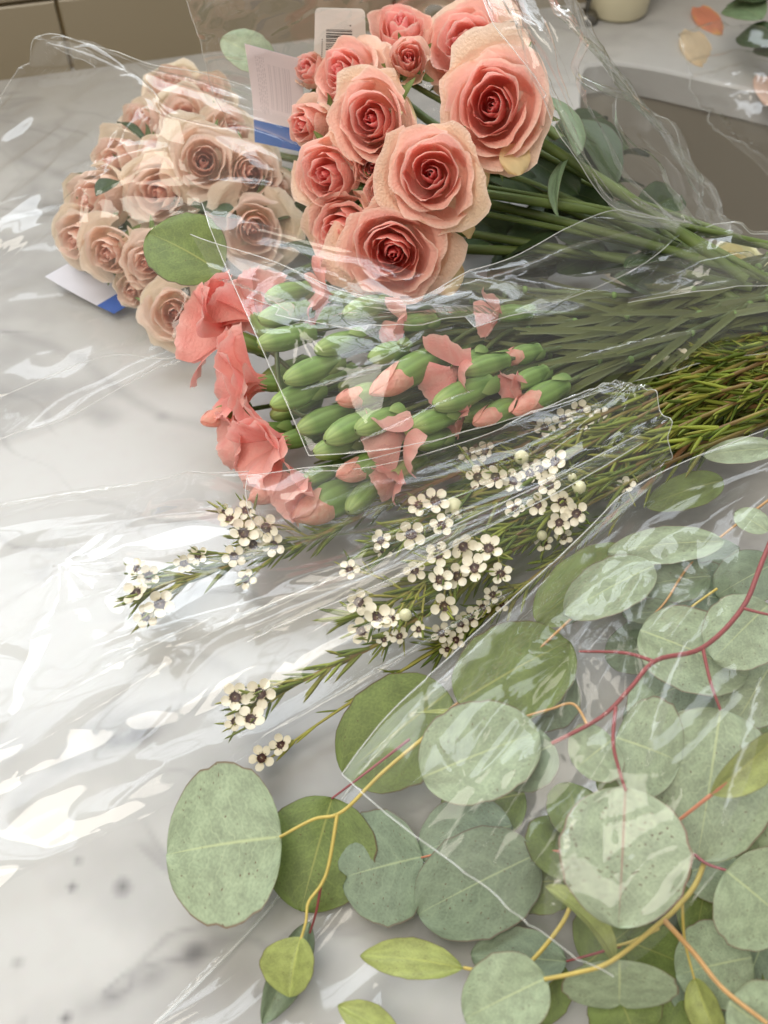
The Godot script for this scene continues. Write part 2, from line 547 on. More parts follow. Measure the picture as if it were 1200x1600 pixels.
func edge_line(pts: PackedVector3Array, nu: int, nv: int, which: String) -> PackedVector3Array:
	var e := PackedVector3Array()
	match which:
		"u0": for j in nv: e.append(pts[j * nu])
		"u1": for j in nv: e.append(pts[j * nu + nu - 1])
		"v0": for i in nu: e.append(pts[i])
		"v1": for i in nu: e.append(pts[(nv - 1) * nu + i])
	return e

func sheet_part(called: String, parent: Node3D, rows: Array, nu: int, nv: int, along: float, crumple: float, sd: int, mat: Material, hems: Array = [], holes: Array = [], puckers: Array = [], fu := 46.0, cf := 26.0, hem_r := 0.00028) -> void:
	var s := film_sheet(rows, nu, nv, along, crumple, sd, holes, puckers, fu, cf)
	var o := part(called, s[0], mat, parent)
	for h in hems:
		part("cut_edge", tube(edge_line(s[1], nu, nv, h), PackedFloat32Array([hem_r]), 5), M.hem, o)

# a pinched ridge standing up from a sheet: an open half tube of film that narrows at both ends
func crease(parent: Node3D, list: Array, r: float, sd: int) -> void:
	var path := px_path(list, 14)
	var n := path.size()
	var pts := PackedVector3Array()
	for k in n:
		var t := (path[mini(k + 1, n - 1)] - path[maxi(k - 1, 0)]).normalized()
		var side := t.cross(Vector3.UP).normalized()
		var w: float = r * pow(sin(PI * (0.04 + 0.92 * k / (n - 1.0))), 0.7) * (1.0 + 0.35 * nz.get_noise_2d(k * 14.0, sd * 31.0))
		for i in 11:
			var a := PI * (i / 10.0)
			pts.append(path[k] + side * cos(a) * w * 1.5 + Vector3.UP * (sin(a) * w * (0.8 + 0.5 * nz.get_noise_2d(k * 6.0 + i * 3.0, sd * 9.0))))
	part("crease", grid_mesh(11, n, pts), M.film, parent)

# ------------------------------------------------------------------ the scene
func _ready() -> void:
	rng.seed = 7
	nz.noise_type = FastNoiseLite.TYPE_SIMPLEX_SMOOTH
	nz.seed = 4
	nz.frequency = 0.1
	cam_basis = Basis(Vector3.RIGHT, deg_to_rad(PITCH))
	setup_light()
	make_materials()
	build_setting()
	build_pale_roses()
	build_pink_roses()
	build_carnations()
	build_waxflowers()
	build_eucalyptus()
	build_cards()
	build_background()
	build_film()

func setup_light() -> void:
	var cam := Camera3D.new()
	cam.name = "camera"
	cam.fov = FOV
	cam.near = 0.02
	cam.far = 20.0
	cam.transform = Transform3D(cam_basis, cam_pos)
	var at := CameraAttributesPhysical.new()
	at.frustum_focal_length = 12.0 / tan(deg_to_rad(FOV * 0.5))
	at.frustum_near = 0.02
	at.frustum_far = 20.0
	at.frustum_focus_distance = 0.485
	at.exposure_aperture = 7.0
	cam.attributes = at
	add_child(cam)
	cam.current = true
	var we := WorldEnvironment.new()
	we.name = "environment"
	var e := Environment.new()
	e.background_mode = Environment.BG_COLOR
	e.background_color = Color(0.63, 0.615, 0.59)
	e.tonemap_mode = Environment.TONE_MAPPER_LINEAR
	e.tonemap_exposure = 1.2
	e.sdfgi_enabled = true
	e.ssao_enabled = true
	e.ssil_enabled = true
	we.environment = e
	add_child(we)
	# daylight from the unseen window placed over the counter
	var w0 := P(0, 125, 0.0)
	var w1 := P(1000, -8, 0.0)
	var along := (w1 - w0).normalized()
	var out := along.cross(Vector3.UP).normalized()
	if out.z < 0: out = -out
	var mid := w0 + along * 0.22 + Vector3(0, 0.92, 0)
	var L := AreaLight3D.new()
	L.name = "unseen_window_light"
	L.area_size = Vector2(1.30, 0.92)
	L.light_energy = 1.5
	L.light_color = Color(0.95, 0.975, 1.0)
	L.area_range = 8.0
	L.area_attenuation = 2.0
	L.shadow_enabled = true
	L.transform = Transform3D(Basis(along, Vector3.UP, out * -1.0), mid + out * 0.012)
	L.basis = Basis.looking_at(out, Vector3.UP)
	add_child(L)
	# unseen overhead panel, out of view, placed to light the camera side of the flowers
	var cl := Node3D.new()
	cl.name = "unseen_ceiling_panel"
	add_child(cl)
	cl.transform = Transform3D(Basis.looking_at(Vector3(0.35, -1.55, -0.75), Vector3.RIGHT), Vector3(-0.45, 1.75, 0.30))
	tag(cl, "unseen overhead light panel placed to light the flowers from the front", "light", "", "structure")
	var glow := StandardMaterial3D.new()
	glow.albedo_color = Color(0.9, 0.9, 0.88)
	glow.emission_enabled = true
	glow.emission = Color(1.0, 0.965, 0.91)
	glow.emission_energy_multiplier = 1.0
	part("diffuser", box(Vector3(1.3, 0.9, 0.01)), glow, cl)
	part("housing", box(Vector3(1.34, 0.94, 0.05)), mat_c(Color(0.8, 0.8, 0.8), 0.5), cl, Transform3D(Basis(), Vector3(0, 0, 0.032)))
	var C := AreaLight3D.new()
	C.name = "unseen_ceiling_panel_beam"
	C.area_size = Vector2(1.3, 0.9)
	C.light_energy = 1.75
	C.light_color = Color(1.0, 0.965, 0.91)
	C.area_range = 8.0
	C.area_attenuation = 2.0
	C.shadow_enabled = true
	C.transform = cl.transform * Transform3D(Basis(), Vector3(0, 0, -0.012))
	add_child(C)

func box(size: Vector3) -> BoxMesh:
	var b := BoxMesh.new()
	b.size = size
	return b

func build_setting() -> void:
	# ---- marble counter with the sink cut out of it
	var corner := [P(905, 300), P(905, 120), P(935, 96), P(1000, 100), P(1090, 118), P(1260, 160), P(1420, 240), P(1420, 420), P(1100, 470), P(930, 420)]
	var outer := PackedVector2Array([Vector2(-1.3, 0.5), Vector2(1.6, 0.5), Vector2(1.6, -1.7), Vector2(-1.3, -1.7)])
	var cut := PackedVector2Array()
	var cps := PackedVector3Array()
	for q in corner: cps.append(q)
	cps.append(corner[0])
	for q in spline(cps, 4).slice(0, -1): cut.append(Vector2(q.x, q.z))
	var marble := StandardMaterial3D.new()
	marble.albedo_texture = marble_texture()
	marble.roughness = 0.27
	marble.metallic_specular = 0.34
	marble.uv1_scale = Vector3(0.5, 0.5, 1.0)
	marble.uv1_offset = Vector3(0.5, 0.8, 0.0)
	marble.uv1_scale = Vector3.ONE
	marble.uv1_offset = Vector3.ZERO
	var top := PackedVector2Array(outer)
	# join the hole to the outline with a slit, then triangulate
	var ccw := cut.duplicate()
	if Geometry2D.is_polygon_clockwise(ccw) == Geometry2D.is_polygon_clockwise(outer): ccw.reverse()
	var ring := PackedVector2Array()
	var best := 0
	for k in ccw.size():
		if ccw[k].distance_to(outer[1]) < ccw[best].distance_to(outer[1]): best = k
	ring.append(outer[0]); ring.append(outer[1])
	for k in ccw.size() + 1: ring.append(ccw[(best + k) % ccw.size()] + (Vector2(0.0, 0.00002) if k == ccw.size() else Vector2.ZERO))
	ring.append(outer[1] + Vector2(0.0, -0.00002)); ring.append(outer[2]); ring.append(outer[3])
	var ti := Geometry2D.triangulate_polygon(ring)
	var st := SurfaceTool.new()
	st.begin(Mesh.PRIMITIVE_TRIANGLES)
	for k in range(0, ti.size(), 3):
		var a := ring[ti[k]]; var b := ring[ti[k + 1]]; var c := ring[ti[k + 2]]
		if (b - a).cross(c - a) < 0.0:
			var s := b; b = c; c = s
		for q in [a, b, c]:
			st.set_normal(Vector3.UP)
			st.set_uv(Vector2((q.x + 1.0) * 0.5, (q.y + 1.6) * 0.5))
			st.add_vertex(Vector3(q.x, 0.0, q.y))
	# rounded edge of the cut-out and its thickness
	var n := cut.size()
	var cen := Vector2.ZERO
	for q in cut: cen += q / n
	var prof := [[0.0, 0.0], [0.0015, -0.0006], [0.003, -0.003], [0.003, -0.028]]
	for k in n:
		for s in prof.size() - 1:
			var quad := []
			for e in [[k, s], [(k + 1) % n, s], [(k + 1) % n, s + 1], [k, s + 1]]:
				var q: Vector2 = cut[e[0]]
				var i2: Vector2 = q + (cen - q).normalized() * prof[e[1]][0]
				quad.append(Vector3(i2.x, prof[e[1]][1], i2.y))
			for e in [0, 1, 2, 0, 2, 3]:
				var toc := Vector3(cen.x - quad[e].x, 0, cen.y - quad[e].z).normalized()
				st.set_normal((toc * [0.3, 0.7, 1.0][s] + Vector3.UP * [1.0, 0.7, 0.05][s]).normalized())
				st.set_uv(Vector2((quad[e].x + 1.0) * 0.5 + quad[e].y * 0.3, (quad[e].z + 1.6) * 0.5 + quad[e].y))
				st.add_vertex(quad[e])
	var counter := part("countertop", st.commit(), marble, self)
	tag(counter, "white marble countertop with grey veins under the bouquets", "countertop", "", "structure")
	# ---- sink
	var steel := mat_c(Color(0.70, 0.675, 0.63), 0.42, 0.5)
	steel.metallic = 0.55
	var sk := thing("kitchen_sink", "brushed steel sink basin sunk into the marble behind the bouquets", "sink", Vector3(cen.x, -0.2, cen.y))
	var wp := PackedVector3Array()
	var levels := [[1.03, 0.172], [1.03, 0.168], [0.995, 0.166], [0.985, 0.03], [0.95, 0.006], [0.86, 0.0], [0.0, -0.004]]
	for l in levels:
		for k in n + 1:
			var q: Vector2 = (cut[k % n] - cen) * l[0]
			wp.append(Vector3(q.x, l[1], q.y))
	part("basin", grid_mesh(n + 1, levels.size(), wp, PackedColorArray(), PackedVector2Array(), PackedByteArray(), true), steel, sk)
	part("drain", lathe([Vector2(0.0, 0.0015), Vector2(0.028, 0.002), Vector2(0.042, 0.004), Vector2(0.045, 0.0)], 24), mat_c(Color(0.3, 0.3, 0.3), 0.3), sk)
	# ---- wall with large tiles
	var w0 := P(0, 125, 0.0)
	var w1 := P(1000, -8, 0.0)
	var along := (w1 - w0).normalized()
	var out := along.cross(Vector3.UP).normalized()
	if out.z < 0: out = -out
	var WB := Basis(along, Vector3.UP, out)
	var wall := Node3D.new()
	wall.name = "wall"
	add_child(wall)
	wall.transform = Transform3D(WB, w0)
	tag(wall, "beige tiled wall behind the counter", "wall", "", "structure")
	var grout := mat_c(Color(0.62, 0.54, 0.40), 0.9)
	part("grout", box(Vector3(3.4, 0.45, 0.03)), grout, wall, Transform3D(Basis(), Vector3(0.3, 0.225, -0.021)))
	var tilem := mat_c(Color(0.57, 0.525, 0.44), 0.3)
	var tw := 0.300; var th := 0.150
	var tm := bevel_slab(tw - 0.003, th - 0.003, 0.006, 0.0012)
	# grout lines as in the photograph: one upright at x 92, one level line at y 4
	var gx := plane_hit(92, 20, w0, out)
	var g1: float = (gx - w0).dot(along)
	var gl := plane_hit(30, 5, w0, out)
	var top_h: float = gl.y
	for row in 4:
		var yb: float = top_h + (row - 1) * th
		for k in range(-4, 7):
			var x: float = g1 + (k + 0.5) * tw + (tw * 0.5 if row == 1 else 0.0)
			if row != 1: x = g1 + (k + 0.5) * tw
			else: x = g1 + k * tw
			if row == 0: x = g1 + (k + 0.5) * tw
			if yb + th * 0.5 > 0.46: continue
			part("tile", tm, tilem, wall, Transform3D(Basis(), Vector3(x, yb + th * 0.5, -0.005)))
	part("plaster", box(Vector3(3.4, 0.9, 0.04)), mat_c(Color(0.78, 0.75, 0.69), 0.8), wall, Transform3D(Basis(), Vector3(0.3, 1.84, -0.02)))
	for s in [-1.0, 1.0]:
		part("plaster", box(Vector3(1.0, 0.93, 0.04)), mat_c(Color(0.78, 0.75, 0.69), 0.8), wall, Transform3D(Basis(), Vector3(0.22 + s * 1.18, 0.92, -0.02)))
	# ---- the window that lights the counter (above the frame of the picture)
	var win := Node3D.new()
	win.name = "window"
	add_child(win)
	win.transform = Transform3D(WB, w0 + along * 0.22 + Vector3(0, 0.92, 0))
	tag(win, "unseen kitchen window above the tiled wall that lights the counter", "window", "", "structure")
	var white := mat_c(Color(0.88, 0.87, 0.85), 0.45)
	for s in [-1.0, 1.0]:
		part("frame", box(Vector3(0.05, 1.0, 0.06)), white, win, Transform3D(Basis(), Vector3(s * 0.675, 0, 0.0)))
		part("frame", box(Vector3(1.30, 0.04, 0.06)), white, win, Transform3D(Basis(), Vector3(0, s * 0.48, 0.0)))
	part("muntin", box(Vector3(0.028, 0.92, 0.012)), white, win, Transform3D(Basis(), Vector3(0.0, 0, 0.024)))
	part("muntin", box(Vector3(1.30, 0.028, 0.010)), white, win, Transform3D(Basis(), Vector3(0, 0.06, 0.024)))
	var glow := StandardMaterial3D.new()
	glow.albedo_color = Color(0.8, 0.85, 0.9)
	glow.emission_enabled = true
	glow.emission = Color(0.93, 0.97, 1.0)
	glow.emission_energy_multiplier = 1.0
	part("pane", box(Vector3(1.30, 0.92, 0.004)), glow, win, Transform3D(Basis(), Vector3(0, 0, -0.004)))

func plane_hit(px: float, py: float, o: Vector3, n: Vector3) -> Vector3:
	var d := P(px, py, 0.0) - cam_pos
	return cam_pos + d * ((o - cam_pos).dot(n) / d.dot(n))

func bevel_slab(w: float, h: float, t: float, b: float) -> ArrayMesh:
	var st := SurfaceTool.new()
	st.begin(Mesh.PRIMITIVE_TRIANGLES)
	st.set_smooth_group(-1)
	var ring := func(ins: float, z: float) -> Array:
		return [Vector3(-w / 2 + ins, -h / 2 + ins, z), Vector3(w / 2 - ins, -h / 2 + ins, z), Vector3(w / 2 - ins, h / 2 - ins, z), Vector3(-w / 2 + ins, h / 2 - ins, z)]
	var r0: Array = ring.call(0.0, 0.0)
	var r1: Array = ring.call(0.0, t - b)
	var r2: Array = ring.call(b, t)
	for pair in [[r0, r1], [r1, r2]]:
		for k in 4:
			var a: Vector3 = pair[0][k]; var c: Vector3 = pair[0][(k + 1) % 4]; var d: Vector3 = pair[1][(k + 1) % 4]; var e: Vector3 = pair[1][k]
			for q in [a, d, c, a, e, d]: st.add_vertex(q)
	for q in [r2[0], r2[2], r2[1], r2[0], r2[3], r2[2]]: st.add_vertex(q)
	st.generate_normals()
	return st.commit()

# ------------------------------------------------------------------ flowers
func build_pink_roses() -> void:
	var bundle := P(1170, 430, 0.07)
	var g := "pink roses in the upper bouquet"
	# x, y, height, radius, facing across, facing up, openness, label
	var list := [
		[768, 165, 0.175, 92, -0.10, 0.05, 1.0, "largest wide open pink rose at the bouquet's edge beside dark leaves"],
		[722, 68, 0.165, 84, -0.35, 0.35, 0.95, "ruffled pink rose tucked behind the largest open rose"],
		[578, 186, 0.165, 70, -0.25, 0.05, 0.78, "pink rose with cream outer petals at the middle of the upper bouquet"],
		[672, 272, 0.155, 74, -0.08, 0.05, 0.9, "pink rose with brown edged cream petals below the largest rose"],
		[612, 396, 0.120, 86, -0.05, -0.12, 1.0, "lowest pink rose, wide open just above the carnation buds"],
		[508, 274, 0.135, 64, -0.50, -0.05, 0.55, "half open pale pink rose at the bouquet's edge beside the blue card"],
		[526, 360, 0.115, 64, -0.55, -0.20, 0.85, "pink rose seen side on, next to the lowest open rose"],
		[530, 112, 0.155, 64, -0.60, 0.45, 0.8, "pink rose below the barcode tag, facing away to the window"],
		[626, 40, 0.165, 56, -0.10, 0.80, 0.5, "upright pink rose at the very top of the bouquet"],
		[640, 92, 0.165, 36, 0.0, 0.25, 0.35, "small peach rose bud between the top roses"],
		[482, 108, 0.145, 26, -0.60, 0.5, 0.3, "tiny dried peach rosebud beside the white card"],
		[480, 195, 0.135, 40, -0.75, -0.1, 0.35, "peach pink rosebud touching the blue stripe of the card"],
		[582, 262, 0.140, 32, -0.1, -0.1, 0.4, "small deep pink rosebud wedged among three open roses"],
		[600, 306, 0.135, 38, -0.1, -0.1, 0.5, "small pink bud directly above the lowest open rose"],
	]
	var roses := []
	for i in list.size():
		var q: Array = list[i]
		roses.append(make_rose("pink_rose", q[7], g, q[0], q[1], q[2], q[3], q[4], q[5], q[6], PINK, 40 + i, bundle + Vector3(rng.randf_range(-0.01, 0.01), rng.randf_range(-0.02, 0.02), rng.randf_range(-0.02, 0.02))))
	# large cream guard petals that stand away from the blooms
	var gp := [[0, 835, 165, 858, 135, 60, 0.16], [0, 800, 225, 812, 268, 50, 0.155], [3, 715, 260, 752, 300, 80, 0.14], [3, 715, 350, 748, 352, 44, 0.125], [4, 690, 400, 702, 455, 62, 0.10], [4, 660, 350, 695, 372, 54, 0.12], [2, 620, 210, 636, 140, 54, 0.15]]
	for q in gp:
		var r: Node3D = roses[q[0]]
		var a := P(q[1], q[2], q[6]); var b := P(q[3], q[4], q[6] - 0.006)
		var m := petal_sheet(a - r.position, b - r.position, px_size(a, q[5]), c3([240, 220, 172]), c3([196, 150, 88]), int(q[1]))
		part("petal", m, M.petal, r)
	# dark leaves on the stems beside the open rose
	var lv := [[0, 800, 240, 905, 300, 90, 0.11, 0.3], [0, 850, 150, 905, 240, 60, 0.14, -0.5], [1, 840, 260, 960, 250, 80, 0.10, 0.4], [3, 890, 240, 868, 335, 34, 0.12, 1.0], [3, 760, 270, 850, 310, 70, 0.11, 0.0], [4, 875, 350, 785, 400, 66, 0.085, 0.1], [0, 880, 300, 960, 330, 80, 0.08, 0.2], [4, 740, 340, 800, 380, 60, 0.085, 0.3], [0, 900, 190, 960, 290, 70, 0.10, -0.3], [1, 820, 330, 930, 370, 80, 0.06, 0.2], [3, 770, 420, 890, 400, 80, 0.05, 0.0], [2, 520, 420, 440, 380, 60, 0.06, 0.2], [5, 470, 330, 410, 350, 50, 0.05, 0.1]]
	var fr := RandomNumberGenerator.new()
	fr.seed = 61
	for k in 46:
		var fx := fr.randf_range(700, 1010)
		var fy := fr.randf_range(200, 440) if fx < 930 else fr.randf_range(320, 440)
		var an := fr.randf_range(-0.9, 0.9)
		lv.append([[0, 1, 3, 4][k % 4], fx, fy, fx + cos(an) * 95.0, fy + sin(an) * 62.0, fr.randf_range(48, 82), fr.randf_range(0.025, 0.085), fr.randf_range(-0.7, 0.7)])
	for k in 12:
		var fx := fr.randf_range(430, 640)
		var fy := fr.randf_range(180, 420)
		lv.append([[2, 5, 6, 7][k % 4], fx, fy, fx + fr.randf_range(-80, 80), fy + fr.randf_range(-50, 50), fr.randf_range(44, 70), fr.randf_range(0.03, 0.075), fr.randf_range(-0.6, 0.6)])
	for k in lv.size():
		var q: Array = lv[k]
		var r: Node3D = roses[q[0]]
		var a := P(q[1], q[2], q[6]); var b := P(q[3], q[4], q[6] - 0.008)
		part("leaf", leaf_mesh(a - r.position, b - r.position, px_size(a, q[5]), 0.25, 0.08, q[7], 0.0, k + 300, 0.5), M.rose_leaf_pale if k in [1, 3] else M.rose_leaf, r)

# a broad loose petal from base to tip
func petal_sheet(a: Vector3, b: Vector3, w: float, col: Color, edge: Color, sd: int) -> ArrayMesh:
	var d := b - a
	var nr := (cam_pos - (a + b) * 0.5).normalized()
	nr = Vector3(0.1, 0.8, 0.6).normalized()
	nr = (nr - d.normalized() * nr.dot(d.normalized())).normalized()
	var side := d.normalized().cross(nr)
	var pts := PackedVector3Array(); var cols := PackedColorArray()
	for j in 9:
		for i in 9:
			var t := i / 4.0 - 1.0
			var s := j / 8.0
			var prof: float = pow(maxf(sin(PI * (0.10 + 0.78 * s)), 0.0), 0.7)
			var n := nz.get_noise_3d(i * 6.0, j * 6.0, sd)
			pts.append(a + d * (s * (1.0 - 0.16 * t * t) + 0.02 * n) + side * t * w * 0.5 * prof + nr * (w * (0.16 * t * t * (0.4 - s) - 0.18 * s * s + 0.06 * n)))
			var e: float = maxf(smoothstep(0.8, 1.0, s), smoothstep(0.8, 1.0, absf(t)))
			var c := col.lerp(edge, clampf(e * (0.3 + 1.4 * n), 0.0, 0.7)) * (1.0 + 0.12 * n)
			cols.append(Color(c.r, c.g, c.b))
	return grid_mesh(9, 9, pts, cols)

func build_pale_roses() -> void:
	var bundle := P(760, 330, 0.03)
	var g := "pale spray roses in the back bouquet"
	var list := [
		[318, 252, 0.085, 48, 0.02, 0.05, 1.0, "open cream pink spray rose facing up in the middle of the pale bunch"],
		[394, 270, 0.075, 45, 0.15, 0.0, 0.9, "open blush spray rose closest to the pink roses"],
		[288, 178, 0.080, 44, -0.15, 0.25, 0.75, "cream spray rose with browned petals above the open cream one"],
		[222, 190, 0.070, 34, -0.5, 0.3, 0.4, "narrow pale pink bud at the bunch's outer top edge"],
		[266, 128, 0.075, 36, -0.2, 0.6, 0.6, "pale rose topmost in its bunch, under a film highlight"],
		[362, 200, 0.080, 38, 0.2, 0.3, 0.6, "pale pink rose just below the white and blue card"],
		[184, 250, 0.065, 42, -0.7, 0.0, 0.4, "plump cream bud lying sideways beside yellow stamens"],
		[242, 242, 0.075, 26, -0.3, 0.1, 0.5, "very small cream rose between two cream blooms"],
		[148, 312, 0.055, 42, -0.7, -0.05, 0.35, "peach cream bud with a dark green sepal, pointing outward"],
		[118, 376, 0.045, 42, -0.6, -0.25, 0.6, "pale rose outermost in the bunch above the lying card"],
		[166, 396, 0.050, 38, -0.3, -0.2, 0.6, "cream rose with ragged edge resting above the lying card"],
		[244, 300, 0.065, 50, -0.3, -0.05, 0.8, "peach cream rose under an amber film glint"],
		[228, 412, 0.050, 46, -0.35, -0.2, 0.8, "pale pink rose tucked beside the large green leaf"],
		[270, 492, 0.040, 44, -0.1, -0.1, 0.95, "lowest pale pink rose, open, at the film's lower corner"],
		[206, 456, 0.030, 28, -0.3, -0.4, 0.5, "little pink rose touching the lying card's blue stripe"],
		[398, 360, 0.055, 52, 0.05, -0.1, 0.85, "dusky pink rose half hidden behind the large green leaf"],
		[326, 142, 0.070, 36, 0.0, 0.6, 0.7, "washed out pale rose at the bunch's rear by the film edge"],
		[432, 300, 0.060, 28, 0.3, 0.0, 0.5, "small blush rose in the gap before the pink roses"],
	]
	for i in list.size():
		var q: Array = list[i]
		var t := make_rose("spray_rose", q[7], g, q[0], q[1], q[2], q[3], q[4], q[5], q[6], PALE, 140 + i, bundle + Vector3(rng.randf_range(-0.02, 0.02), rng.randf_range(-0.01, 0.02), rng.randf_range(-0.03, 0.03)), 21, 1.38)
		if i in [8, 3, 6, 0, 15]:
			var lf: Array = {8: [185, 282, 150, 305, 34, 0.075], 3: [232, 225, 182, 188, 12, 0.075], 6: [150, 275, 105, 288, 10, 0.06], 0: [300, 318, 335, 330, 34, 0.06], 15: [330, 330, 370, 340, 40, 0.06]}[i]
			var a := P(lf[0], lf[1], lf[5]); var b := P(lf[2], lf[3], lf[5])
			part("leaf", leaf_mesh(a - t.position, b - t.position, px_size(a, lf[4]), 0.2, 0.1, 0.0, 0.0, i, 0.7), M.rose_leaf, t)

# ---- carnations
var calyx_mesh: ArrayMesh
func build_carnations() -> void:
	var g1 := lin(98, 128, 66); var g2 := lin(120, 150, 82); var g3 := lin(150, 172, 104)
	var prof := [Vector2(0.0, -0.02), Vector2(0.13, 0.0), Vector2(0.17, 0.05), Vector2(0.155, 0.12), Vector2(0.175, 0.25), Vector2(0.20, 0.42), Vector2(0.205, 0.58), Vector2(0.185, 0.74), Vector2(0.14, 0.88), Vector2(0.085, 0.97), Vector2(0.02, 1.0)]
	calyx_mesh = lathe(prof, 30, [g1, g1, g2, g1, g1, g2, g2, g2, g3, g3, g3], 0.035)
	var cup := lathe(prof.slice(0, 9) + [Vector2(0.12, 0.90)], 30, [g1, g1, g2, g1, g1, g2, g2, g2, g3, g3], 0.035)
	var joint_mesh := lathe([Vector2(0.0, -0.002), Vector2(0.0021, -0.001), Vector2(0.0023, 0.0), Vector2(0.0021, 0.001), Vector2(0.0, 0.002)], 8, [g2, g2, g2, g2, g2])
	var bundle := P(1235, 480, 0.05)
	var grp := "carnations in the middle bouquet"
	# tip x, y, base x, y, height, kind (0 shut, 1 colour showing, 2 open), size of the petals, label
	var list := [
		[582, 614, 688, 552, 0.085, 1, 1.15, "carnation bud with the longest pale pink tip under the film"],
		[530, 626, 602, 610, 0.080, 1, 1.0, "carnation bud with short pink tip beside the longest tipped bud"],
		[510, 688, 580, 652, 0.078, 0, 1.1, "shut light green carnation bud below the pink tipped buds"],
		[557, 672, 624, 645, 0.082, 0, 1.0, "shut green carnation bud touching the gold film glint"],
		[425, 634, 500, 606, 0.080, 0, 1.0, "shut bright green bud crossing the film's cut edge"],
		[314, 658, 388, 640, 0.045, 1, 1.0, "green bud with tiny coral tip poking out over the marble"],
		[392, 780, 470, 746, 0.045, 1, 1.15, "coral tipped bud under the rounded film corner"],
		[464, 808, 560, 762, 0.045, 1, 1.6, "lowest carnation, swollen pink bud above the waxflowers"],
		[545, 798, 592, 748, 0.050, 0, 1.0, "shut green bud lowest in the carnation bundle"],
		[404, 538, 486, 520, 0.090, 0, 1.05, "smooth green bud beside the coral blooms, beneath the film"],
		[406, 500, 482, 482, 0.095, 0, 1.05, "green bud under a curled film glint"],
		[416, 466, 482, 452, 0.095, 0, 1.0, "topmost green bud beside the pale leaning petals"],
		[494, 548, 562, 526, 0.095, 0, 0.95, "green bud in the upper middle of the carnations"],
		[538, 492, 604, 470, 0.098, 0, 1.0, "green bud right below the lowest pink rose"],
		[446, 594, 528, 562, 0.090, 0, 1.05, "green bud crossed by a bright film streak"],
		[466, 672, 548, 640, 0.070, 0, 1.0, "dim green bud behind the light green one"],
		[492, 708, 562, 688, 0.065, 0, 1.0, "dark green bud under the film's lower end"],
		[528, 744, 604, 716, 0.060, 1, 1.1, "green bud with coral petal edge near the lower film fold"],
		[680, 634, 766, 598, 0.085, 0, 1.05, "long green bud just under the gold film glint's end"],
		[724, 582, 792, 562, 0.088, 0, 0.95, "green bud behind the two loose pink petals"],
		[802, 642, 882, 600, 0.075, 1, 1.1, "pink tipped bud farthest along the stems, low"],
		[742, 660, 812, 630, 0.072, 1, 1.0, "pale pink tipped bud near the dark gap over the waxflowers"],
		[800, 604, 852, 580, 0.078, 2, 0.5, "bud with small salmon petals spread, farthest along the stems"],
		[784, 562, 842, 548, 0.080, 1, 0.9, "small bud with square pink tip in the upper stems"],
		[645, 668, 708, 648, 0.078, 0, 1.0, "shaded green bud next to hanging pink petals"],
		[650, 694, 700, 680, 0.066, 0, 0.9, "rounded green bud under the hanging pink petals"],
		[578, 560, 634, 542, 0.092, 0, 0.9, "hazy green bud near the upper film highlight"],
		[345, 520, 420, 548, 0.062, 2, 1.25, "big open coral carnation hanging over the marble, uppermost"],
		[388, 480, 430, 540, 0.075, 2, 1.0, "open carnation with upright pale petals crossing the film edge"],
		[396, 598, 462, 600, 0.058, 2, 1.2, "open coral carnation in the middle of the outer row"],
		[382, 680, 450, 668, 0.045, 2, 0.85, "half hidden carnation with one drooping coral petal"],
		[432, 694, 500, 676, 0.055, 2, 1.15, "open salmon carnation with folded petals in the lower row"],
		[470, 756, 530, 728, 0.050, 2, 0.9, "carnation with striped drooping petals near the film fold"],
		[508, 462, 560, 470, 0.092, 2, 0.8, "pink carnation pressed under the film below the roses"],
		[622, 508, 680, 500, 0.092, 2, 0.6, "carnation with rolled pink petals at the upper film edge"],
		[698, 588, 752, 552, 0.086, 2, 0.85, "carnation with two broad loose pink petals under the film"],
		[616, 690, 668, 650, 0.074, 2, 0.8, "carnation with petals hanging straight down among green buds"],
		[612, 748, 660, 715, 0.056, 2, 0.6, "carnation showing one flat salmon petal near the lower stems"],
		[716, 652, 770, 635, 0.070, 2, 0.5, "carnation with a thin pink petal sliver among the stems"],
		[770, 492, 830, 488, 0.085, 2, 0.6, "carnation with a flat pink petal high in the stems"],
	]
	var deep := RandomNumberGenerator.new()
	deep.seed = 88
	for k in 18:   # added buds that fill the shaded gaps below the top layer
		var bx := 420.0 + 62.0 * (k % 6) + deep.randf_range(-16, 16)
		var by := 510.0 + 75.0 * (k / 6) + 8.0 * (k % 6) + deep.randf_range(-20, 20)
		list.append([bx, by, bx + 74.0, by - 24.0 + deep.randf_range(-8, 8), deep.randf_range(0.03, 0.055), 0, 1.0, "added shut green bud filling a gap deep inside the carnation bundle"])
	for i in list.size():
		var q: Array = list[i]
		var tip := P(q[0], q[1], q[4])
		var base := P(q[2], q[3], q[4] - 0.006)
		var t := thing("carnation", q[7], "carnation", base, grp)
		var ax := tip - base
		var L: float = ax.length()
		if q[5] == 2: L = minf(L, 0.026)
		var r := RandomNumberGenerator.new()
		r.seed = 900 + i
		var B := basis_y(ax, r.randf() * TAU, L * 1.02 * (0.80 if q[5] == 1 else 1.0))
		var fat: float = clampf(0.026 / (L * (0.8 if q[5] == 1 else 1.0)), 0.75, 1.3) * q[6] if q[5] < 2 else 0.95
		if q[5] < 2: fat = clampf(fat * 1.1, 0.9, 1.45)
		var BS := B * Basis.from_scale(Vector3(fat, 1.0, fat))
		part("calyx", calyx_mesh if q[5] == 0 else cup, M.green, t, Transform3D(BS, Vector3.ZERO))
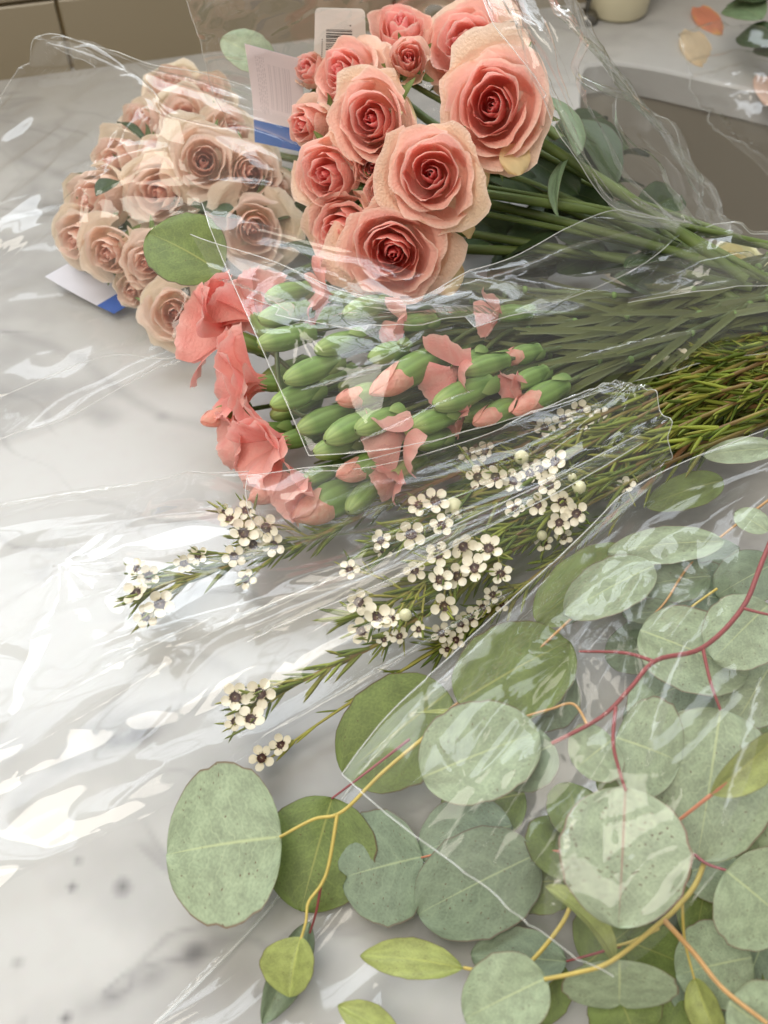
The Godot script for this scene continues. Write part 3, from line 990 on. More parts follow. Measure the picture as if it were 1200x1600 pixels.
		for k in 2:   # small scales at the foot of the calyx
			var pts := PackedVector3Array(); var cols := PackedColorArray()
			for j in 6:
				for ii in 5:
					var v := j / 5.0; var u := ii / 2.0 - 1.0
					var w: float = 0.75 * (1.0 - v * v)
					pts.append(Vector3(cos(u * w) * (0.19 + 0.02 * v), v * 0.36 - 0.02, sin(u * w) * (0.19 + 0.02 * v)))
					cols.append(g1.lerp(g3, v))
			part("bract", grid_mesh(5, 6, pts, cols), M.green, t, Transform3D(BS * Basis(Vector3.UP, k * PI + 0.4), Vector3.ZERO))
		if q[5] == 1:
			for k in 3:
				part("petal", twist_petal(i * 5 + k), M.petal, t, Transform3D(BS * Basis(Vector3.UP, k * TAU / 3.0), Vector3.ZERO))
		elif q[5] == 2:
			var n: int = 6 if q[6] > 0.95 else 3
			for k in n:
				var m := frill_petal(i * 17 + k, float(k) / n)
				var S: float = q[6] * 0.027
				part("petal", m, M.petal, t, Transform3D(basis_y(ax, 0.0, 1.0) * Basis(Vector3.UP, k * 2.4 + r.randf_range(-0.3, 0.3)) * Basis.from_scale(Vector3.ONE * S), ax.normalized() * L * 0.72))
		var path := spline(PackedVector3Array([ax.normalized() * L * 0.02, -ax.normalized() * 0.05 + Vector3(0, -0.004, 0), (bundle - base) * 0.6 + Vector3(0, r.randf_range(-0.01, 0.008), r.randf_range(-0.012, 0.012)), bundle - base + Vector3(0, r.randf_range(-0.03, 0.03), r.randf_range(-0.035, 0.035))]), 7)
		var cs := PackedColorArray()
		for k in path.size():
			cs.append(lin(92, 106, 62) * (0.8 + 0.25 * r.randf()))
		part("stem", tube(path, taper(path.size(), 0.0013, 0.0017), 6, cs), M.stem, t)
		# narrow pairs of leaves at the joints
		for jt in 4:
			var jn: int = clampi(9 + jt * 3 + i % 3, 1, path.size() - 2)
			var jp := path[jn]
			var jd := (path[jn] - path[jn + 1]).normalized()
			part("joint", joint_mesh, M.green, t, Transform3D(basis_y(jd, 0.0, 1.0), jp))
			for s in [-1.0, 1.0]:
				var sd: Vector3 = jd.cross(Vector3.UP).normalized() * s
				var tipp := jp + jd * r.randf_range(0.045, 0.075) + sd * r.randf_range(0.004, 0.018) + Vector3(0, r.randf_range(-0.016, 0.008), 0)
				part("leaf", blade_mesh(jp, jp + jd * 0.02 + sd * 0.003 + Vector3(0, 0.003, 0), tipp, 0.0032, lin(80, 88, 50) * (0.6 + 0.6 * r.randf()), lin(98, 106, 60)), M.green, t)

func blade_mesh(a: Vector3, b: Vector3, c: Vector3, w: float, c1: Color, c2: Color) -> ArrayMesh:
	var pts := PackedVector3Array(); var cols := PackedColorArray()
	var side := (c - a).normalized().cross(Vector3(0.2, 0.9, 0.3)).normalized()
	for j in 9:
		var v := j / 8.0
		var p := a.lerp(b, v).lerp(b.lerp(c, v), v)
		var ww: float = w * 0.5 * (0.35 + 1.0 * sin(PI * (0.15 + 0.85 * v)))
		for i in 3:
			pts.append(p + side * (i - 1) * ww + Vector3(0, 0.3 * ww * absf(i - 1.0), 0))
			cols.append(c1.lerp(c2, v * 0.7 + 0.3 * absf(i - 1.0)))
	return grid_mesh(3, 9, pts, cols)

func twist_petal(sd: int) -> ArrayMesh:
	var r := RandomNumberGenerator.new()
	r.seed = sd
	var tw := r.randf_range(0.6, 1.1)
	var len := r.randf_range(1.22, 1.32)
	var pts := PackedVector3Array(); var cols := PackedColorArray()
	var a := lin(248, 172, 156); var b := lin(251, 204, 186)
	for j in 10:
		for i in 9:
			var v := j / 9.0; var u := i / 4.0 - 1.0
			var y: float = lerpf(0.70, len, v * (1.0 - 0.14 * u * u))
			var w: float = 0.165 * (1.0 - 0.12 * v) * pow(maxf(1.0 - pow(v, 3.2), 0.0), 0.6) + 0.012
			var th: float = u * 1.25 + tw * v * 1.6
			var rr: float = w * (1.0 + 0.14 * u)
			pts.append(Vector3(cos(th) * rr, y, sin(th) * rr))
			var n := nz.get_noise_3d(i * 5.0, j * 5.0, sd * 3.0)
			var c := a.lerp(b, clampf(0.45 + n + 0.3 * smoothstep(0.8, 1.0, absf(u)), 0.0, 1.0))
			cols.append(c)
	return grid_mesh(9, 10, pts, cols)

func frill_petal(sd: int, k: float) -> ArrayMesh:
	var r := RandomNumberGenerator.new()
	r.seed = sd
	var lean := r.randf_range(0.25, 1.25)
	var ph := r.randf() * TAU
	var fw := r.randf_range(2.0, 4.0)
	var pts := PackedVector3Array(); var cols := PackedColorArray()
	var a := lin(248, 164, 156); var b := lin(251, 192, 182); var e := lin(253, 212, 202)
	var tone := r.randf()
	for j in 12:
		for i in 17:
			var v := j / 11.0; var u := i / 8.0 - 1.0
			var serr: float = 0.05 * tri(u * 5.0 + 0.3) * smoothstep(0.7, 1.0, v)
			var len: float = v * (1.0 - 0.18 * u * u) - serr
			var w: float = lerpf(0.13, 0.62, smoothstep(0.15, 0.75, v))
			var bend: float = lean * v
			var z := u * w
			var ruf: float = 0.11 * sin(u * fw + ph) * smoothstep(0.2, 1.0, v) + 0.03 * sin(u * 11.0 + ph) * smoothstep(0.6, 1.0, v)
			var x: float = sin(bend) * len * 0.9 + ruf * cos(bend) + 0.06 + 0.12 * u * u * v
			var y: float = cos(bend * 0.8) * len - ruf * sin(bend)
			pts.append(Vector3(x, y, z))
			var n := nz.get_noise_3d(i * 4.0, j * 3.0, sd * 2.0)
			var c := a.lerp(b, clampf(tone + n * 0.8, 0.0, 1.0)).lerp(e, 0.6 * smoothstep(0.86, 1.0, v))
			cols.append(c)
	return grid_mesh(17, 12, pts, cols)

# ---- waxflowers
var wax_parts := {}
func make_wax_parts() -> void:
	var cw := lin(238, 231, 210); var cw2 := lin(226, 214, 184)
	var pts := PackedVector3Array(); var cols := PackedColorArray()
	for j in 8:
		for i in 9:
			var s := j / 7.0; var t := i / 4.0 - 1.0
			var prof: float = pow(maxf(sin(PI * (0.06 + 0.88 * s)), 0.0), 0.55)
			pts.append(Vector3(0.34 + 0.62 * s, 0.10 + 0.16 * s * s + 0.10 * t * t * prof - 0.04 * s, t * 0.34 * prof))
			cols.append(cw2.lerp(cw, smoothstep(0.0, 0.35, s)))
	wax_parts.petal = grid_mesh(9, 8, pts, cols)
	var br := lin(72, 46, 40); var br2 := lin(110, 78, 62); var gr := lin(150, 158, 100)
	wax_parts.cup = lathe([Vector2(0.05, -0.75), Vector2(0.14, -0.66), Vector2(0.26, -0.3), Vector2(0.36, 0.02), Vector2(0.40, 0.12), Vector2(0.37, 0.14)], 12, [gr, gr, gr, cw2, cw2, cw2])
	wax_parts.disk = lathe([Vector2(0.38, 0.13), Vector2(0.33, 0.10), Vector2(0.20, 0.01), Vector2(0.08, 0.0), Vector2(0.0, 0.02)], 12, [br2, br, br, br2, br2])
	var acc := Acc.new()
	var dot := lathe([Vector2(0.0, -0.05), Vector2(0.045, -0.02), Vector2(0.045, 0.02), Vector2(0.0, 0.05)], 6)
	for k in 10:
		var a := TAU * k / 10.0
		acc.add(dot, Transform3D(Basis(), Vector3(cos(a) * 0.36, 0.19 + 0.03 * (k % 2), sin(a) * 0.36)), lin(64, 44, 38) if k % 3 else lin(190, 176, 140))
	acc.add(lathe([Vector2(0.03, 0.0), Vector2(0.02, 0.2), Vector2(0.045, 0.24), Vector2(0.0, 0.29)], 6), Transform3D(), lin(206, 196, 160))
	wax_parts.stamens = acc.mesh()
	var bd := lin(232, 230, 190); var bg := lin(176, 182, 112)
	wax_parts.bud = lathe([Vector2(0.05, -0.75), Vector2(0.14, -0.6), Vector2(0.30, -0.2), Vector2(0.44, 0.12), Vector2(0.45, 0.36), Vector2(0.33, 0.58), Vector2(0.15, 0.69), Vector2(0.0, 0.71)], 12, [bg, bg, bg, bd, bd, bd, bd, bd])

func wax_flower(parent: Node3D, at: Vector3, axis: Vector3, size: float, sd: int) -> void:
	var f := Node3D.new()
	f.name = "flower"
	parent.add_child(f, true)
	var r := RandomNumberGenerator.new()
	r.seed = sd
	f.transform = Transform3D(basis_y(axis, r.randf() * TAU, size), at)
	part("cup", wax_parts.cup, M.wax, f)
	part("disk", wax_parts.disk, M.wax, f)
	part("stamens", wax_parts.stamens, M.wax, f).set_meta("kind", "stuff")
	for k in 5:
		part("petal", wax_parts.petal, M.wax, f, Transform3D(Basis(Vector3.UP, TAU * k / 5.0 + r.randf_range(-0.1, 0.1)) * Basis(Vector3.BACK, r.randf_range(-0.15, 0.4)), Vector3.ZERO))

func build_waxflowers() -> void:
	make_wax_parts()
	var end := P(1240, 585, 0.05)
	var grp := "waxflower sprigs in the lower bouquet"
	# flowers: [x, y, height, size in pixels of the radius, kind 0 bloom 1 bud]
	var sprigs := [
		{"label": "longest waxflower sprig reaching across the marble to a single tip cluster", "stem": [[395, 1100, 0.03], [440, 1080, 0.026], [520, 1040, 0.03], [600, 1000, 0.035], [720, 920, 0.04], [860, 810, 0.045], [1020, 690, 0.05]],
			"fl": [[367, 1090, 0.035, 25, 0], [407, 1083, 0.037, 25, 0], [392, 1126, 0.033, 26, 0], [368, 1128, 0.025, 18, 0]]},
		{"label": "waxflower sprig reaching below the coral carnations toward the film glare", "stem": [[225, 930, 0.025], [270, 908, 0.025], [330, 893, 0.028], [400, 868, 0.03], [470, 850, 0.034], [600, 790, 0.036], [760, 720, 0.04], [960, 640, 0.045]],
			"fl": [[215, 928, 0.03, 24, 0], [250, 944, 0.03, 25, 0], [228, 964, 0.022, 20, 0], [215, 890, 0.03, 18, 0], [233, 900, 0.03, 20, 0], [287, 880, 0.034, 17, 0], [310, 868, 0.036, 17, 0], [385, 906, 0.03, 18, 0], [366, 870, 0.036, 20, 0]]},
		{"label": "waxflower sprig with a dense cluster right below the coral tipped buds", "stem": [[400, 830, 0.03], [440, 860, 0.03], [520, 828, 0.03], [640, 770, 0.034], [820, 690, 0.04], [1000, 625, 0.045]],
			"fl": [[360, 813, 0.042, 20, 0], [385, 798, 0.042, 18, 0], [380, 834, 0.046, 25, 0], [417, 824, 0.046, 24, 0], [428, 852, 0.04, 20, 0], [395, 850, 0.036, 20, 0], [350, 800, 0.036, 14, 0]]},
		{"label": "waxflower sprig with the three most open dark eyed blooms", "stem": [[690, 920, 0.055], [730, 870, 0.055], [800, 820, 0.052], [900, 750, 0.05], [1040, 670, 0.05]],
			"fl": [[722, 852, 0.068, 25, 0], [764, 858, 0.068, 24, 0], [742, 889, 0.068, 25, 0], [685, 866, 0.066, 22, 0], [782, 898, 0.06, 20, 0], [714, 900, 0.06, 21, 0], [648, 890, 0.056, 20, 0], [686, 908, 0.064, 24, 0], [694, 947, 0.06, 23, 0]]},
		{"label": "waxflower sprig with one starry bloom above the film's long fold", "stem": [[600, 850, 0.045], [660, 830, 0.048], [740, 800, 0.05], [860, 735, 0.05], [1020, 650, 0.05]],
			"fl": [[642, 834, 0.066, 25, 0], [594, 845, 0.06, 18, 0], [600, 862, 0.05, 18, 0], [690, 822, 0.06, 20, 0], [706, 808, 0.056, 16, 0], [655, 790, 0.06, 20, 0], [680, 784, 0.064, 23, 0], [707, 790, 0.056, 16, 1]]},
		{"label": "waxflower sprig ending in a bloom and round bud over bare marble", "stem": [[545, 965, 0.03], [600, 945, 0.036], [680, 900, 0.042], [780, 830, 0.046], [940, 730, 0.05]],
			"fl": [[560, 940, 0.045, 22, 0], [588, 966, 0.05, 27, 0], [565, 985, 0.04, 22, 0], [612, 968, 0.05, 17, 0], [635, 962, 0.054, 11, 1], [655, 984, 0.05, 14, 0], [625, 995, 0.04, 16, 0], [600, 1000, 0.036, 14, 0], [547, 890, 0.05, 18, 0]]},
		{"label": "waxflower sprig in the rear cluster with chalky buds on top", "stem": [[745, 740, 0.05], [800, 745, 0.052], [870, 720, 0.054], [980, 660, 0.05], [1080, 620, 0.05]],
			"fl": [[746, 746, 0.06, 20, 0], [775, 744, 0.066, 22, 0], [803, 752, 0.062, 20, 0], [827, 740, 0.064, 19, 0], [844, 732, 0.066, 18, 0], [868, 722, 0.07, 22, 0], [818, 716, 0.064, 13, 1], [760, 705, 0.05, 18, 0], [732, 712, 0.05, 16, 0]]},
		{"label": "waxflower sprig in the rear cluster, pressed under the film fold", "stem": [[860, 800, 0.05], [890, 780, 0.052], [960, 720, 0.052], [1080, 640, 0.05]],
			"fl": [[860, 760, 0.066, 21, 0], [880, 784, 0.066, 22, 0], [842, 788, 0.06, 20, 0], [902, 802, 0.066, 21, 0], [874, 816, 0.06, 20, 0], [806, 796, 0.055, 18, 0], [903, 763, 0.066, 12, 1], [895, 748, 0.062, 8, 1], [848, 838, 0.05, 9, 1], [850, 850, 0.046, 16, 0], [978, 760, 0.05, 16, 0], [880, 840, 0.05, 16, 0]]},
		{"label": "waxflower sprig half lost behind the film where stems begin", "stem": [[830, 680, 0.04], [890, 660, 0.045], [980, 630, 0.05], [1100, 590, 0.05]],
			"fl": [[850, 668, 0.05, 18, 0], [880, 655, 0.052, 18, 0], [905, 640, 0.052, 18, 0], [930, 690, 0.05, 16, 0], [915, 660, 0.05, 16, 0], [870, 690, 0.05, 16, 0], [940, 650, 0.05, 15, 0]]},
		{"label": "waxflower sprig beside the dark gap with two round cream buds", "stem": [[1020, 570, 0.055], [1060, 565, 0.056], [1120, 555, 0.056], [1220, 560, 0.055]],
			"fl": [[1026, 563, 0.06, 9, 1], [1042, 562, 0.06, 8, 1], [1064, 556, 0.06, 13, 0], [1050, 578, 0.055, 7, 1]]},
		{"label": "flattened waxflower sprig under the film near the olive leaf", "stem": [[690, 1010, 0.022], [730, 985, 0.026], [800, 930, 0.032], [900, 850, 0.04], [1030, 740, 0.045]],
			"fl": [[690, 990, 0.03, 18, 0], [712, 1000, 0.03, 16, 0], [735, 965, 0.034, 18, 0], [755, 950, 0.036, 16, 0], [720, 975, 0.034, 16, 0], [770, 930, 0.04, 16, 0], [785, 945, 0.034, 14, 0], [700, 1015, 0.024, 14, 0], [410, 1185, 0.012, 22, 0], [440, 1165, 0.012, 20, 0]]},
	]
	var ng := [lin(112, 126, 44), lin(136, 146, 58), lin(88, 106, 38), lin(144, 144, 62)]
	var needle := lathe([Vector2(0.0, 0.0), Vector2(0.05, 0.08), Vector2(0.055, 0.5), Vector2(0.035, 0.85), Vector2(0.0, 1.0)], 4)
	var sd := 0
	for si in sprigs.size():
		var q: Dictionary = sprigs[si]
		var base: Vector3 = end + Vector3(0, 0.004 * (si % 4), 0.012 * (si % 5) - 0.024)
		var t := thing("waxflower_sprig", q.label, "waxflower", base, grp)
		var r := RandomNumberGenerator.new()
		r.seed = 70 + si
		var raw := PackedVector3Array()
		for s in q.stem: raw.append(P(s[0], s[1], s[2]) - base)
		raw.append(Vector3.ZERO)
		var path := spline(raw, 6)
		var cs := PackedColorArray()
		for k in path.size(): cs.append(lin(150, 138, 66).lerp(lin(136, 92, 62), clampf(float(k) / path.size() + r.randf_range(-0.3, 0.2), 0, 1)))
		part("stem", tube(path, taper(path.size(), 0.0008, 0.0016), 6, cs), M.stem, t)
		var acc := Acc.new()
		for f in q.fl:
			sd += 1
			var at: Vector3 = P(f[0], f[1], f[2]) - base
			var size := px_size(at + base, f[3])
			var axis := toward(at + base, r.randf_range(-0.55, 0.35), r.randf_range(-0.35, 0.6))
			# twig from the stem to the bloom
			var bi := 0
			var bd := 1e9
			for k in path.size():
				var dd: float = path[k].distance_to(at + Vector3(0.02, -0.01, -0.008))
				if dd < bd and k > 0: bd = dd; bi = k
			var foot := at - axis * size * 0.7
			var tw := spline(PackedVector3Array([path[bi], path[bi].lerp(foot, 0.6) + Vector3(0, 0.003, 0), foot]), 4)
			part("twig", tube(tw, taper(tw.size(), 0.0007, 0.0005), 5, PackedColorArray([lin(158, 152, 74)])), M.stem, t)
			if f[4] == 1:
				part("bud", wax_parts.bud, M.wax, t, Transform3D(basis_y(axis, 0.0, size * 2.0), at))
			else:
				wax_flower(t, at, axis, size * 1.02, sd)
			for k in 7:
				var p: Vector3 = tw[1 + r.randi() % (tw.size() - 1)]
				var nd := ((foot - path[bi]).normalized() + Vector3(r.randf_range(-1, 1), r.randf_range(-0.4, 0.8), r.randf_range(-1, 1)) * 0.6).normalized()
				acc.add(needle, Transform3D(basis_y(nd, r.randf() * 6.0, r.randf_range(0.008, 0.014)), p), ng[r.randi() % 4] * r.randf_range(0.8, 1.15))
		for k in range(1, path.size()):
			var cnt: int = 3 if k < path.size() - 14 else 5
			for e in cnt:
				var nd := ((path[k - 1] - path[k]).normalized() * 1.3 + Vector3(r.randf_range(-1, 1), r.randf_range(-0.5, 1), r.randf_range(-1, 1)) * 0.75).normalized()
				acc.add(needle, Transform3D(basis_y(nd, r.randf() * 6.0, r.randf_range(0.010, 0.020)), path[k].lerp(path[k - 1], r.randf())), ng[r.randi() % 4] * r.randf_range(0.75, 1.15))
		part("needles", acc.mesh(), M.green, t).set_meta("kind", "stuff")
	# the bare lower stalks of the same bunch, where it is tied
	for k in 40:
		var r := RandomNumberGenerator.new()
		r.seed = 400 + k
		var f := k / 39.0
		var y1: float = lerpf(490, 670, f) + r.randf_range(-14, 14)
		var x0: float = r.randf_range(820, 960) + (1.0 - f) * 120.0
		var y0: float = lerpf(560, 780, f) + r.randf_range(-22, 22)
		if k % 2 == 1:
			x0 = r.randf_range(600, 840)
			y0 = 585.0 + (1240.0 - x0) * lerpf(0.34, 0.62, f) + r.randf_range(-10, 10)
		var h: float = r.randf_range(0.02, 0.065)
		var base := P(1260, y1 - 25, h)
		var t := thing("waxflower_stalk", "thin needle leaved flowerless stalk in the waxflower bundle", "stalk", base, "bare waxflower stalks in the bundle")
		var path := spline(PackedVector3Array([P(x0, y0, h - 0.01) - base, P(lerpf(x0, 1260, 0.5), lerpf(y0, y1 - 25, 0.55) - 10, h) - base, Vector3.ZERO]), 10)
		var cs := PackedColorArray()
		for e in path.size(): cs.append(lin(138, 128, 66).lerp(lin(104, 76, 48), r.randf()))
		part("stem", tube(path, taper(path.size(), 0.0006, 0.0014), 6, cs), M.stem, t)
		var acc := Acc.new()
		for e in 64:
			var i := r.randi_range(1, path.size() - 1)
			var nd := ((path[i - 1] - path[i]).normalized() * 1.5 + Vector3(r.randf_range(-1, 1), r.randf_range(-0.6, 1), r.randf_range(-1, 1)) * 0.7).normalized()
			acc.add(needle, Transform3D(basis_y(nd, r.randf() * 6.0, r.randf_range(0.012, 0.026)), path[i].lerp(path[i - 1], r.randf())), ng[r.randi() % 4] * r.randf_range(0.7, 1.15))
		part("needles", acc.mesh(), M.green, t).set_meta("kind", "stuff")

